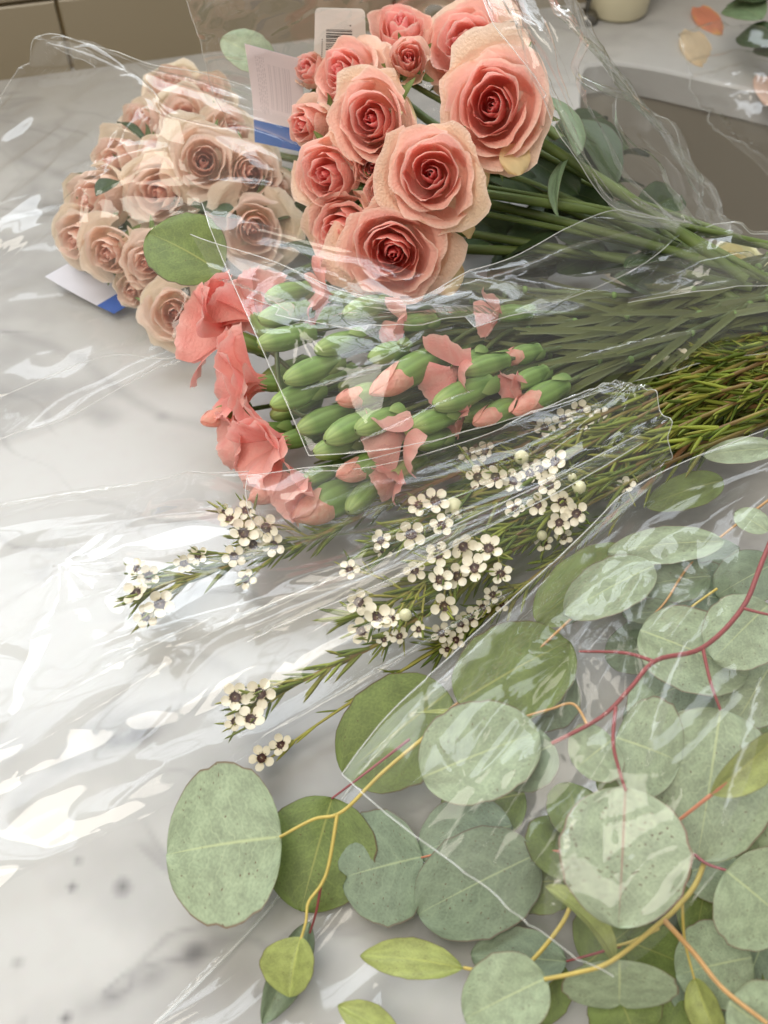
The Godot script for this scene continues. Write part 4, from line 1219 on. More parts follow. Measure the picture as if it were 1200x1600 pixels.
# ---- eucalyptus
func build_eucalyptus() -> void:
	var grp := "eucalyptus sprigs in the front bouquet"
	var red := lin(134, 62, 62); var tan_ := lin(182, 142, 92); var yel := lin(186, 166, 88); var org := lin(184, 118, 88); var mau := lin(142, 80, 84)
	# leaf: [base x, y, h, tip x, y, h, width px, material, fold, bend, roll, notch, pointed]
	var sprigs := [
		{"label": "eucalyptus sprig lying bare on the marble with the large round leaf", "twigs": [
			[yel, 2.0, [[690, 1130, 0.05], [600, 1205, 0.045], [535, 1268, 0.038], [490, 1280, 0.036], [437, 1308, 0.034]]],
			[yel, 1.7, [[527, 1272, 0.038], [514, 1350, 0.03], [502, 1382, 0.027], [482, 1410, 0.025], [478, 1440, 0.024], [470, 1468, 0.022]]],
			[red, 1.3, [[502, 1380, 0.027], [494, 1425, 0.02], [484, 1458, 0.014]]]],
			"lv": [[440, 1307, 0.034, 259, 1335, 0.028, 248, "euc", 0.06, 0.05, 0.0, 0.0, 0.0], [470, 1464, 0.022, 452, 1558, 0.016, 92, "euc_young", 0.7, 0.05, 0.35, 0.0, 0.5], [484, 1440, 0.014, 410, 1600, 0.008, 66, "euc_blue", 0.2, 0.02, -0.5, 0.0, 0.8]]},
		{"label": "sprig with the olive leaf tucked behind the large round eucalyptus leaf", "twigs": [
			[mau, 1.5, [[640, 1155, 0.04], [575, 1205, 0.03], [518, 1248, 0.02]]]],
			"lv": [[519, 1246, 0.020, 470, 1424, 0.008, 176, "euc_olive", 0.05, 0.04, 0.0, 0.0, 0.15]]},
		{"label": "sprig with the notched blue green leaf half under the film edge", "twigs": [
			[org, 1.4, [[900, 1328, 0.03], [860, 1330, 0.028], [800, 1325, 0.024], [730, 1325, 0.02], [658, 1340, 0.016]]]],
			"lv": [[660, 1338, 0.016, 530, 1372, 0.014, 178, "euc_blue", -0.05, 0.04, 0.0, 0.09, 0.0], [838, 1335, 0.026, 652, 1428, 0.012, 160, "euc_blue", 0.05, 0.05, 0.0, 0.0, 0.0], [800, 1290, 0.02, 655, 1330, 0.014, 130, "euc_blue", 0.05, 0.04, 0.1, 0.0, 0.0], [820, 1240, 0.015, 690, 1270, 0.012, 120, "euc_olive", 0.05, 0.04, 0.1, 0.0, 0.0]]},
		{"label": "red stemmed sprig poking through the torn film, with the speckled leaf", "twigs": [
			[red, 2.6, [[1230, 780, 0.075], [1190, 880, 0.078], [1160, 950, 0.082], [1098, 1012, 0.086], [1025, 1032, 0.088], [985, 1075, 0.088], [940, 1120, 0.082], [862, 1162, 0.075]]],
			[red, 1.8, [[1020, 1033, 0.088], [975, 1020, 0.084], [905, 1018, 0.076]]],
			[red, 1.8, [[1098, 1012, 0.086], [1110, 1065, 0.084], [1126, 1110, 0.08]]],
			[red, 1.8, [[962, 1105, 0.085], [958, 1160, 0.086], [968, 1205, 0.084], [978, 1236, 0.082]]],
			[red, 1.6, [[1160, 950, 0.082], [1190, 958, 0.084], [1230, 966, 0.086]]],
			[tan_, 1.4, [[918, 1133, 0.08], [896, 1100, 0.074], [860, 1108, 0.07], [818, 1120, 0.066]]]],
			"lv": [[977, 1230, 0.082, 967, 1450, 0.062, 198, "euc_speck", 0.06, 0.05, 0.0, 0.0, 0.12], [962, 1152, 0.070, 1064, 1190, 0.068, 165, "euc", 0.10, 0.06, 0.0, 0.0, 0.0], [958, 1155, 0.071, 900, 1200, 0.066, 100, "euc", 0.1, 0.06, 0.0, 0.0, 0.0], [660, 1215, 0.060, 842, 1142, 0.066, 158, "euc", 0.08, 0.06, 0.0, 0.0, 0.0], [865, 1162, 0.06, 780, 1215, 0.05, 110, "euc_blue", 0.1, 0.06, 0.2, 0.0, 0.0], [1126, 1108, 0.075, 1090, 1345, 0.05, 190, "euc", 0.05, 0.05, 0.0, 0.0, 0.0], [1000, 985, 0.060, 1170, 1055, 0.055, 135, "euc", 0.05, 0.05, 0.0, 0.0, 0.0], [1200, 945, 0.070, 1115, 1030, 0.066, 120, "euc", 0.05, 0.05, 0.0, 0.0, 0.0], [1055, 1118, 0.06, 1112, 1142, 0.058, 36, "euc", 0.1, 0.1, 0.0, 0.0, 0.3], [1210, 1030, 0.05, 1150, 1130, 0.045, 120, "euc", 0.05, 0.05, 0.0, 0.0, 0.0]]},
		{"label": "yellow twigged sprig at the front corner with the kidney shaped leaf", "twigs": [
			[yel, 2.4, [[1115, 1300, 0.045], [1090, 1375, 0.048], [1060, 1415, 0.05], [1030, 1443, 0.052], [955, 1502, 0.054], [900, 1520, 0.052], [850, 1530, 0.05]]],
			[tan_, 2.4, [[1038, 1438, 0.052], [1085, 1490, 0.056], [1130, 1545, 0.06], [1200, 1600, 0.065]]],
			[yel, 1.4, [[1066, 1412, 0.05], [1070, 1470, 0.04], [1085, 1530, 0.035]]]],
			"lv": [[853, 1528, 0.05, 725, 1592, 0.042, 124, "euc", 0.08, 0.06, 0.0, 0.0, 0.0], [968, 1500, 0.050, 968, 1578, 0.034, 180, "euc", 0.05, 0.05, 0.0, 0.1, 0.0], [1138, 1566, 0.06, 1240, 1640, 0.05, 130, "euc", 0.08, 0.05, 0.0, 0.0, 0.2], [1085, 1528, 0.034, 1130, 1640, 0.03, 60, "euc_young", 0.3, 0.05, 0.6, 0.0, 0.6]]},
		{"label": "sprig with the slim folded leaf and pointed yellow green leaf at the front", "twigs": [
			[yel, 2.2, [[930, 1350, 0.03], [900, 1390, 0.032], [880, 1440, 0.032], [826, 1506, 0.03], [790, 1522, 0.029], [724, 1512, 0.028]]],
			[yel, 1.6, [[1030, 1450, 0.04], [990, 1470, 0.036], [955, 1480, 0.034]]],
			[red, 1.4, [[970, 1478, 0.03], [930, 1490, 0.026], [885, 1502, 0.022]]]],
			"lv": [[724, 1513, 0.028, 562, 1492, 0.024, 62, "euc_young", 0.25, 0.06, 0.2, 0.0, 0.7], [960, 1502, 0.045, 856, 1382, 0.055, 58, "euc_young", 0.5, 0.1, 0.7, 0.0, 0.3], [885, 1502, 0.02, 735, 1492, 0.012, 92, "euc_blue", 0.05, 0.04, 0.0, 0.0, 0.3], [880, 1508, 0.016, 820, 1600, 0.01, 80, "euc_olive", 0.05, 0.04, 0.0, 0.0, 0.2], [628, 1632, 0.02, 528, 1570, 0.022, 56, "euc_young", 0.3, 0.05, 0.3, 0.0, 0.7]]},
		{"label": "sprig of large olive tinged leaves flattened under the film", "twigs": [
			[tan_, 1.6, [[1000, 870, 0.05], [900, 960, 0.046], [800, 1050, 0.042], [720, 1095, 0.038], [690, 1120, 0.034]]]],
			"lv": [[716, 1098, 0.04, 890, 1000, 0.042, 160, "euc_olive", 0.06, 0.06, 0.0, 0.0, 0.0], [700, 1082, 0.036, 536, 1210, 0.02, 170, "euc_olive", 0.06, 0.05, 0.0, 0.0, 0.0], [985, 862, 0.05, 838, 970, 0.044, 96, "euc_olive", 0.08, 0.05, 0.0, 0.0, 0.0], [752, 1122, 0.046, 640, 1114, 0.044, 18, "euc_young", 0.2, 0.05, 0.9, 0.0, 0.4], [900, 1060, 0.03, 780, 1100, 0.03, 130, "euc_blue", 0.05, 0.05, 0.0, 0.0, 0.0]]},
		{"label": "sprig of pale leaves overlapping under the film behind the tear", "twigs": [
			[tan_, 1.6, [[1230, 760, 0.05], [1150, 820, 0.05], [1080, 880, 0.052], [1040, 940, 0.05], [1010, 970, 0.048]]],
			[yel, 1.4, [[1120, 920, 0.055], [1085, 945, 0.055], [1060, 965, 0.054]]]],
			"lv": [[1022, 884, 0.060, 882, 958, 0.055, 88, "euc", 0.08, 0.06, 0.0, 0.0, 0.15], [1130, 845, 0.060, 950, 862, 0.056, 62, "euc", 0.08, 0.06, 0.0, 0.0, 0.2], [1110, 900, 0.05, 1000, 915, 0.046, 80, "euc_blue", 0.08, 0.06, 0.0, 0.0, 0.1], [1062, 955, 0.046, 972, 960, 0.044, 40, "euc_blue", 0.08, 0.06, 0.0, 0.0, 0.1], [1200, 830, 0.07, 1148, 800, 0.068, 44, "euc", 0.08, 0.06, 0.0, 0.0, 0.2], [1215, 700, 0.06, 1100, 712, 0.055, 44, "euc", 0.08, 0.06, 0.0, 0.0, 0.2], [1130, 750, 0.04, 1010, 790, 0.036, 60, "euc_olive", 0.1, 0.06, 0.0, 0.0, 0.2], [1210, 880, 0.045, 1120, 930, 0.04, 90, "euc_blue", 0.05, 0.06, 0.0, 0.0, 0.0], [1110, 1060, 0.04, 1010, 1090, 0.03, 130, "euc_blue", 0.05, 0.06, 0.0, 0.0, 0.0]]},
		{"label": "sprig with orange twig and a folded leaf at the picture's edge", "twigs": [
			[org, 2.0, [[1210, 1165, 0.085], [1120, 1235, 0.082], [1060, 1282, 0.07]]],
			[mau, 1.6, [[1085, 1335, 0.05], [1105, 1350, 0.052], [1135, 1360, 0.054]]],
			[yel, 1.8, [[1040, 1205, 0.05], [1046, 1270, 0.05], [1060, 1330, 0.045]]]],
			"lv": [[1110, 1240, 0.082, 1225, 1140, 0.088, 66, "euc_young", 0.6, 0.06, 0.5, 0.0, 0.5], [1134, 1360, 0.055, 1240, 1450, 0.05, 170, "euc", 0.06, 0.05, 0.0, 0.0, 0.1], [1110, 1340, 0.025, 1085, 1475, 0.02, 84, "euc_olive", 0.06, 0.05, 0.0, 0.0, 0.0], [1220, 1260, 0.06, 1120, 1300, 0.045, 150, "euc", 0.06, 0.05, 0.0, 0.0, 0.0]]},
		{"label": "shadowed sprig of dark leaves lowest at the front corner", "twigs": [
			[mau, 1.6, [[1200, 1440, 0.02], [1120, 1480, 0.018], [1060, 1500, 0.016]]]],
			"lv": [[1060, 1498, 0.014, 980, 1610, 0.008, 130, "euc_olive", 0.05, 0.04, 0.0, 0.0, 0.1], [1120, 1480, 0.018, 1090, 1610, 0.012, 120, "euc_blue", 0.05, 0.04, 0.0, 0.0, 0.1], [1200, 1450, 0.02, 1150, 1580, 0.012, 130, "euc_blue", 0.05, 0.04, 0.0, 0.0, 0.0], [1060, 1410, 0.012, 960, 1440, 0.008, 110, "euc_blue", 0.05, 0.04, 0.0, 0.0, 0.0]]},
	]
	var ur := RandomNumberGenerator.new()
	ur.seed = 19
	for k in 30:
		var ux := ur.randf_range(860, 1200)
		var uy := ur.randf_range(850, 1560)
		if ux < 1180.0 - (uy - 780.0) * 0.62: ux = 1190.0 - ur.randf() * 160.0
		var an := ur.randf_range(0, TAU)
		sprigs[[3, 7, 8, 9][k % 4]].lv.append([ux, uy, ur.randf_range(0.012, 0.036), ux + cos(an) * 125.0, uy + sin(an) * 95.0, ur.randf_range(0.010, 0.03), ur.randf_range(90, 140), ["euc_blue", "euc_olive", "euc"][k % 3], 0.06, 0.05, ur.randf_range(-0.2, 0.2), 0.0, 0.05])
	var n := 0
	for q in sprigs:
		var base: Vector3 = P(q.twigs[0][2][0][0], q.twigs[0][2][0][1], q.twigs[0][2][0][2])
		var t := thing("eucalyptus_sprig", q.label, "eucalyptus", base, grp)
		for w in q.twigs:
			var path := px_path(w[2], 6)
			for k in path.size(): path[k] -= base
			var cs := PackedColorArray()
			for k in path.size(): cs.append(w[0] * (1.0 + 0.22 * nz.get_noise_2d(k * 17.0, n * 9.0)))
			part("twig", tube(path, taper(path.size(), w[1] * 0.00045, w[1] * 0.00030), 8, cs), M.stem, t)
		for l in q.lv:
			n += 1
			var a := P(l[0], l[1], l[2]) - base
			var b := P(l[3], l[4], l[5]) - base
			part("leaf", leaf_mesh_at(base, a, b, px_size(a + base, l[6]), l[8], l[9], l[10], l[11], n, l[12]), M[l[7]], t)
	# two single leaves caught in the film farther back
	var one := [["eucalyptus_leaf", "round olive eucalyptus leaf standing in front of the pale roses", [345, 425, 0.085], [232, 362, 0.10], 132, "euc_olive", 0.15], ["eucalyptus_leaf", "round grey green eucalyptus leaf behind the white and blue card", [428, 108, 0.115], [346, 58, 0.13], 66, "euc", 0.0]]
	for q in one:
		var a := P(q[2][0], q[2][1], q[2][2]); var b := P(q[3][0], q[3][1], q[3][2])
		var t := thing(q[0], q[1], "leaf", a, "single eucalyptus leaves")
		part("blade", leaf_mesh_at(a, Vector3.ZERO, b - a, px_size(a, q[4]), 0.1, 0.06, q[6], 0.0, 77, 0.1), M[q[5]], t)
		part("petiole", tube(PackedVector3Array([Vector3.ZERO, (a - b) * 0.15 + Vector3(0, -0.004, 0), (a - b) * 0.3 + Vector3(0, -0.012, 0)]), PackedFloat32Array([0.0007]), 6, PackedColorArray([lin(150, 130, 80)])), M.stem, t)

func leaf_mesh_at(origin: Vector3, a: Vector3, b: Vector3, w: float, fold: float, bend: float, roll: float, notch: float, sd: int, pointed: float) -> ArrayMesh:
	var keep := cam_pos
	cam_pos -= origin
	var m := leaf_mesh(a, b, w, fold, bend, roll, notch, sd, pointed)
	cam_pos = keep
	return m

# ------------------------------------------------------------------ cards and tags
func card_texture(kind: int) -> ImageTexture:
	var W := 256; var H := 320
	var im := Image.create(W, H, false, Image.FORMAT_RGB8)
	var r := RandomNumberGenerator.new()
	r.seed = 5 + kind
	if kind == 0:
		im.fill(Color(0.86, 0.80, 0.80))
		for k in 26:   # pale print showing through, set upright
			var x := 96 + k * 4
			if r.randf() < 0.72: im.fill_rect(Rect2i(x, 48, r.randi_range(1, 3), 150), Color(0.77, 0.71, 0.72))
		for k in 5:
			var x := 40 + k * 9
			var y := 30
			while y < 205:
				var l := r.randi_range(4, 16)
				im.fill_rect(Rect2i(x, y, 3, l), Color(0.74, 0.68, 0.69))
				y += l + r.randi_range(3, 7)
		im.fill_rect(Rect2i(0, 246, W, 74), Color(0.14, 0.36, 0.66))
	elif kind == 1:
		im.fill(Color(0.88, 0.885, 0.86))
		var y := 130
		while y < 300:
			var l := r.randi_range(3, 9)
			im.fill_rect(Rect2i(58, y, 130, l), Color(0.2, 0.21, 0.21))
			y += l + r.randi_range(2, 9)
		im.fill_rect(Rect2i(176, 100, 8, 8), Color(0.3, 0.3, 0.3))
		for k in 9:
			im.fill_rect(Rect2i(36, 190 + k * 12, 6, 6), Color(0.3, 0.3, 0.3))
	else:
		im.fill(Color(0.84, 0.84, 0.88))
		im.fill_rect(Rect2i(0, 240, W, 80), Color(0.14, 0.36, 0.72))
	return ImageTexture.create_from_image(im)

func card(label: String, category: String, called: String, tl: Vector3, tr: Vector3, br: Vector3, bl: Vector3, kind: int, bow: float, rounded: float) -> void:
	var c := (tl + tr + br + bl) * 0.25
	var t := thing(called, label, category, c)
	var m := StandardMaterial3D.new()
	m.albedo_texture = card_texture(kind)
	m.roughness = 0.4
	m.backlight_enabled = true
	m.backlight = Color(0.3, 0.3, 0.3).linear_to_srgb()
	var nr := (tr - tl).cross(bl - tl).normalized()
	var front := PackedVector3Array(); var back := PackedVector3Array(); var uvs := PackedVector2Array()
	var N := 17
	for j in N:
		for i in N:
			var u := float(i) / (N - 1); var v := float(j) / (N - 1)
			# squeeze the four corners inward to round them
			var cu := u; var cv := v
			if rounded > 0.0:
				var du: float = maxf(absf(u - 0.5) - (0.5 - rounded), 0.0) / rounded
				var dv: float = maxf(absf(v - 0.5) - (0.5 - rounded), 0.0) / rounded
				var l := Vector2(du, dv).length()
				if l > 1.0:
					cu = 0.5 + signf(u - 0.5) * (0.5 - rounded + rounded * du / l)
					cv = 0.5 + signf(v - 0.5) * (0.5 - rounded + rounded * dv / l)
			var p := tl.lerp(tr, cu).lerp(bl.lerp(br, cu), cv) - c + nr * bow * sin(PI * v)
			front.append(p)
			back.append(p + nr * 0.0004)
			uvs.append(Vector2(cu, cv))
	part("face", grid_mesh(N, N, front, PackedColorArray(), uvs), m, t)
	part("backing", grid_mesh(N, N, back, PackedColorArray(), uvs), m, t)

func build_cards() -> void:
	card("upright white care card with a blue stripe beside the pink rosebuds", "card", "care_card", P(382, 68, 0.155), P(470, 92, 0.150), P(474, 238, 0.10), P(398, 222, 0.105), 0, 0.004, 0.0)
	card("white barcode tag with rounded corners above the pink roses", "tag", "price_tag", P(492, 12, 0.175), P(570, 14, 0.175), P(572, 100, 0.145), P(490, 96, 0.145), 1, 0.002, 0.10)
	card("white card with a blue end lying flat below the pale roses", "card", "care_card", P(70, 432, 0.012), P(105, 412, 0.016), P(225, 462, 0.012), P(178, 490, 0.008), 2, 0.002, 0.0)

# ------------------------------------------------------------------ things out of focus at the back
func build_background() -> void:
	var cream := mat_c(Color(0.80, 0.77, 0.66), 0.35)
	var jc := P(962, 18, 0.0)
	var jr := px_size(jc, 50)
	var jar := thing("ceramic_jar", "cream ceramic jar foot standing on the far counter", "jar", jc)
	part("body", lathe([Vector2(0, 0), Vector2(jr * 0.85, 0), Vector2(jr * 0.95, 0.004), Vector2(jr, 0.02), Vector2(jr * 1.02, 0.09), Vector2(jr * 0.9, 0.10), Vector2(jr * 0.9, 0.02), Vector2(0, 0.01)], 32), cream, jar)
	var sc := P(915, 34, 0.0)
	var sr := px_size(sc, 19)
	var stopper := thing("sink_stopper", "small dark chrome stopper beside the ceramic jar", "stopper", sc)
	var chrome := mat_c(Color(0.45, 0.44, 0.42), 0.25)
	chrome.metallic = 0.9
	part("disc", lathe([Vector2(0, 0), Vector2(sr, 0), Vector2(sr, 0.005), Vector2(sr * 0.8, 0.009), Vector2(sr * 0.3, 0.011), Vector2(0, 0.011)], 24), chrome, stopper)
	part("knob", lathe([Vector2(sr * 0.2, 0.010), Vector2(sr * 0.2, 0.018), Vector2(sr * 0.3, 0.022), Vector2(0, 0.025)], 16), chrome, stopper)
	for q in [["cream fallen rose petal lying on the far counter", [1080, 50], [1100, 95], 52, [240, 220, 188], [214, 180, 130]], ["pink and yellow fallen petal lying on the far counter", [1090, 12], [1128, 46], 42, [238, 160, 130], [236, 206, 110]], ["pale fallen petal on the sink's rim at the picture's edge", [1190, 120], [1215, 160], 44, [238, 204, 186], [230, 190, 160]]]:
		var a := P(q[1][0], q[1][1], 0.004); var b := P(q[2][0], q[2][1], 0.006)
		var t := thing("fallen_petal", q[0], "petal", a, "fallen petals on the counter")
		part("blade", petal_sheet(Vector3.ZERO, b - a, px_size(a, q[3]), c3(q[4]), c3(q[5]), 3), M.petal, t)
	var lb := P(1230, 20, 0.05)
	var ls := thing("leafy_stem", "dark green leafy stem leaning in at the top corner", "stem", lb)
	for q in [[1190, 30, 1135, 8, 60, 0.05], [1215, 60, 1150, 58, 46, 0.04], [1200, 0, 1150, -20, 60, 0.06], [1240, 90, 1180, 70, 46, 0.03]]:
		var a := P(q[0], q[1], q[5]) - lb; var b := P(q[2], q[3], q[5] - 0.01) - lb
		part("leaf", leaf_mesh_at(lb, a, b, px_size(lb, q[4]), 0.15, 0.08, 0.0, 0.0, int(q[0]), 0.4), M.rose_leaf_pale if q[5] == 0.05 else M.rose_leaf, ls)
	part("stalk", tube(PackedVector3Array([P(1260, 90, 0.02) - lb, Vector3.ZERO, P(1190, -20, 0.07) - lb]), PackedFloat32Array([0.002]), 6, PackedColorArray([lin(96, 104, 60)])), M.stem, ls)
	make_rose("yellow_rose", "pale yellow rosebud wrapped in film at the stem end", "", 1138, 412, 0.055, 46, 0.1, 0.4, 0.5, YELLOW, 800, P(1240, 440, 0.03), 20)

# ------------------------------------------------------------------ cellophane sleeves
func build_film() -> void:
	# pale rose sleeve: mouth to the picture's left, wall standing up at the back
	var s1 := thing("cellophane_sleeve", "clear cellophane sleeve around the pale spray roses with a raised corner", "wrapping", P(200, 350, 0.0), "clear cellophane sleeves")
	var o := s1.position
	s1.position = Vector3.ZERO
	sheet_part("front_sheet", s1, [
		[[-40, 215, 0.075], [30, 120, 0.105], [62, 58, 0.150], [200, 100, 0.140], [330, 130, 0.125], [470, 175, 0.11]],
		[[-30, 260, 0.085], [90, 190, 0.105], [205, 130, 0.145], [260, 160, 0.140], [360, 180, 0.125], [480, 220, 0.11]],
		[[-40, 400, 0.085], [70, 330, 0.095], [190, 260, 0.120], [290, 250, 0.125], [390, 270, 0.115], [490, 290, 0.10]],
		[[-40, 480, 0.045], [80, 430, 0.070], [190, 390, 0.085], [300, 380, 0.090], [400, 370, 0.085], [500, 370, 0.08]],
		[[-40, 640, 0.006], [70, 590, 0.015], [170, 555, 0.03], [270, 560, 0.045], [345, 530, 0.05], [500, 460, 0.05]]],
		150, 110, 0.0035, 0.0010, 3, M.film, ["u0", "v0", "v1"], [], [[160, 330, 0.09, 0.02, 0.008]], 30.0, 20.0)
	sheet_part("back_sheet", s1, [
		[[-60, 330, 0.004], [100, 300, 0.004], [250, 280, 0.006], [420, 300, 0.008]],
		[[-60, 450, 0.004], [100, 430, 0.004], [250, 420, 0.006], [420, 400, 0.008]],
		[[-60, 700, 0.004], [80, 660, 0.004], [245, 578, 0.008], [340, 535, 0.014]]],
		120, 70, 0.0030, 0.0010, 5, M.film_back, ["v1"], [], [], 26.0, 20.0)
	# pink rose sleeve
	var s2 := thing("cellophane_sleeve", "crinkled cellophane sleeve standing open around the pink roses", "wrapping", Vector3.ZERO, "clear cellophane sleeves")
	sheet_part("back_sheet", s2, [
		[[268, -60, 0.235], [400, -70, 0.245], [540, -80, 0.25], [680, -70, 0.245], [800, -50, 0.235]],
		[[300, 30, 0.18], [400, 10, 0.19], [540, 0, 0.19], [680, -10, 0.19], [820, 30, 0.19]],
		[[345, 170, 0.09], [420, 190, 0.09], [540, 160, 0.10], [680, 100, 0.11], [840, 130, 0.12]],
		[[420, 300, 0.04], [480, 320, 0.04], [560, 300, 0.04], [700, 250, 0.05], [860, 260, 0.06]]],
		110, 90, 0.003, 0.0014, 8, M.film, ["u0"], [], [], 24.0, 22.0)
	sheet_part("side_sheet", s2, [
		[[745, -40, 0.215], [790, 40, 0.205], [838, 125, 0.190], [888, 220, 0.165], [955, 322, 0.130], [1060, 348, 0.105]],
		[[800, -50, 0.225], [850, 40, 0.215], [885, 125, 0.195], [930, 215, 0.170], [1005, 310, 0.135], [1070, 352, 0.105]],
		[[850, -50, 0.215], [905, 50, 0.195], [965, 140, 0.165], [1030, 230, 0.130], [1085, 320, 0.095], [1110, 375, 0.075]],
		[[868, -40, 0.18], [925, 70, 0.150], [1000, 165, 0.115], [1068, 250, 0.085], [1120, 340, 0.055], [1135, 390, 0.04]]],
		230, 110, 0.0060, 0.0056, 12, M.film_crisp, ["v0", "v1"], [], [], 60.0, 34.0)
	sheet_part("front_sheet", s2, [
		[[300, 372, 0.115], [420, 408, 0.125], [540, 452, 0.128], [640, 466, 0.130], [720, 432, 0.130], [800, 404, 0.128], [880, 362, 0.124], [962, 328, 0.118], [1060, 346, 0.107]],
		[[330, 420, 0.118], [440, 450, 0.124], [550, 478, 0.126], [650, 486, 0.127], [740, 462, 0.127], [820, 440, 0.124], [900, 410, 0.118], [990, 380, 0.112], [1062, 350, 0.105]],
		[[380, 470, 0.105], [470, 496, 0.112], [570, 512, 0.114], [660, 512, 0.114], [750, 500, 0.112], [840, 480, 0.108], [930, 450, 0.100], [1010, 410, 0.095], [1066, 362, 0.095]]],
		180, 60, 0.0030, 0.0016, 15, M.film, ["v0", "v1"], [], [], 60.0, 30.0)
	# carnation sleeve
	var s3 := thing("cellophane_sleeve", "taut cellophane sleeve over the green carnation buds", "wrapping", Vector3.ZERO, "clear cellophane sleeves")
	sheet_part("front_sheet", s3, [
		[[316, 318, 0.135], [480, 380, 0.13], [640, 430, 0.118], [800, 440, 0.108], [960, 420, 0.098], [1120, 400, 0.085], [1260, 380, 0.075]],
		[[350, 410, 0.122], [500, 450, 0.122], [640, 490, 0.118], [800, 500, 0.108], [960, 480, 0.098], [1120, 455, 0.088], [1260, 440, 0.08]],
		[[408, 540, 0.108], [540, 560, 0.112], [660, 570, 0.108], [800, 560, 0.100], [960, 530, 0.092], [1120, 500, 0.085], [1260, 490, 0.078]],
		[[448, 630, 0.095], [560, 640, 0.100], [680, 632, 0.098], [800, 610, 0.09], [960, 570, 0.082], [1120, 535, 0.076], [1260, 525, 0.07]],
		[[484, 712, 0.080], [580, 704, 0.085], [690, 680, 0.083], [810, 650, 0.078], [960, 600, 0.07], [1120, 560, 0.065], [1260, 550, 0.06]]],
		190, 110, 0.0026, 0.0009, 21, M.film, ["u0", "v1"], [], [[470, 520, 0.115, 0.012, 0.005], [620, 560, 0.11, 0.015, 0.004]], 44.0, 22.0)
	sheet_part("lower_sheet", s3, [
		[[388, 745, 0.062], [470, 735, 0.068], [560, 722, 0.072], [680, 690, 0.07], [820, 640, 0.066]],
		[[384, 775, 0.060], [450, 778, 0.066], [550, 752, 0.068], [680, 712, 0.066], [820, 660, 0.06]],
		[[400, 815, 0.050], [470, 812, 0.056], [560, 778, 0.058], [690, 730, 0.056], [830, 672, 0.052]],
		[[462, 856, 0.034], [500, 845, 0.042], [580, 805, 0.044], [700, 750, 0.044], [840, 690, 0.04]]],
		120, 60, 0.0022, 0.0010, 24, M.film, ["u0", "v0"], [], [], 60.0, 24.0)
	# waxflower sleeve, its mouth spread wide over the marble
	var s4 := thing("cellophane_sleeve", "widest cellophane sleeve spread over the waxflowers and bare marble", "wrapping", Vector3.ZERO, "clear cellophane sleeves")
	sheet_part("front_sheet", s4, [
		[[-60, 800, 0.012], [120, 772, 0.022], [270, 750, 0.034], [400, 738, 0.05], [560, 735, 0.062], [740, 690, 0.075], [880, 645, 0.08], [968, 618, 0.078]],
		[[-60, 880, 0.030], [100, 850, 0.040], [260, 820, 0.052], [400, 805, 0.062], [560, 790, 0.075], [740, 730, 0.086], [900, 665, 0.086], [1005, 632, 0.080]],
		[[-60, 1000, 0.036], [100, 940, 0.048], [250, 900, 0.060], [410, 870, 0.070], [580, 840, 0.085], [750, 780, 0.092], [910, 710, 0.088], [1028, 655, 0.080]],
		[[-60, 1130, 0.030], [90, 1060, 0.042], [240, 1010, 0.056], [420, 955, 0.068], [600, 900, 0.084], [770, 830, 0.090], [920, 750, 0.084], [1034, 685, 0.076]],
		[[-60, 1270, 0.018], [90, 1190, 0.028], [250, 1110, 0.042], [430, 1040, 0.054], [610, 960, 0.070], [780, 880, 0.076], [930, 790, 0.072], [1034, 712, 0.066]],
		[[-60, 1420, 0.006], [100, 1330, 0.012], [260, 1240, 0.022], [440, 1130, 0.034], [620, 1030, 0.048], [790, 930, 0.056], [940, 830, 0.056], [1024, 742, 0.052]]],
		220, 150, 0.0042, 0.0012, 31, M.film, ["v0", "u1"], [], [[115, 905, 0.05, 0.03, 0.010], [975, 640, 0.08, 0.02, 0.008]], 34.0, 16.0)
	sheet_part("back_sheet", s4, [
		[[-60, 830, 0.004], [200, 800, 0.004], [450, 790, 0.006], [700, 760, 0.01], [960, 660, 0.016]],
		[[-60, 1100, 0.004], [200, 1020, 0.004], [450, 930, 0.006], [700, 840, 0.01], [980, 700, 0.016]],
		[[-60, 1390, 0.004], [200, 1290, 0.004], [450, 1140, 0.006], [700, 990, 0.01], [1000, 760, 0.016]]],
		140, 90, 0.0022, 0.0007, 33, M.film_back, [], [], [], 26.0, 16.0)
	# the doubled fold that crosses the waxflowers
	sheet_part("fold", s4, [
		[[380, 962, 0.072], [520, 905, 0.082], [640, 855, 0.092], [760, 800, 0.098], [880, 740, 0.095], [1000, 678, 0.086]],
		[[384, 984, 0.074], [526, 924, 0.086], [646, 872, 0.096], [764, 812, 0.101], [884, 750, 0.098], [1004, 685, 0.088]],
		[[386, 1000, 0.068], [530, 940, 0.078], [650, 886, 0.088], [768, 822, 0.094], [888, 760, 0.092], [1006, 692, 0.084]]],
		140, 14, 0.0008, 0.0004, 35, M.film, ["v0", "v1"], [], [], 60.0, 24.0)
	# eucalyptus sleeve
	var s5 := thing("cellophane_sleeve", "torn cellophane sleeve over the eucalyptus with twigs poking through", "wrapping", Vector3.ZERO, "clear cellophane sleeves")
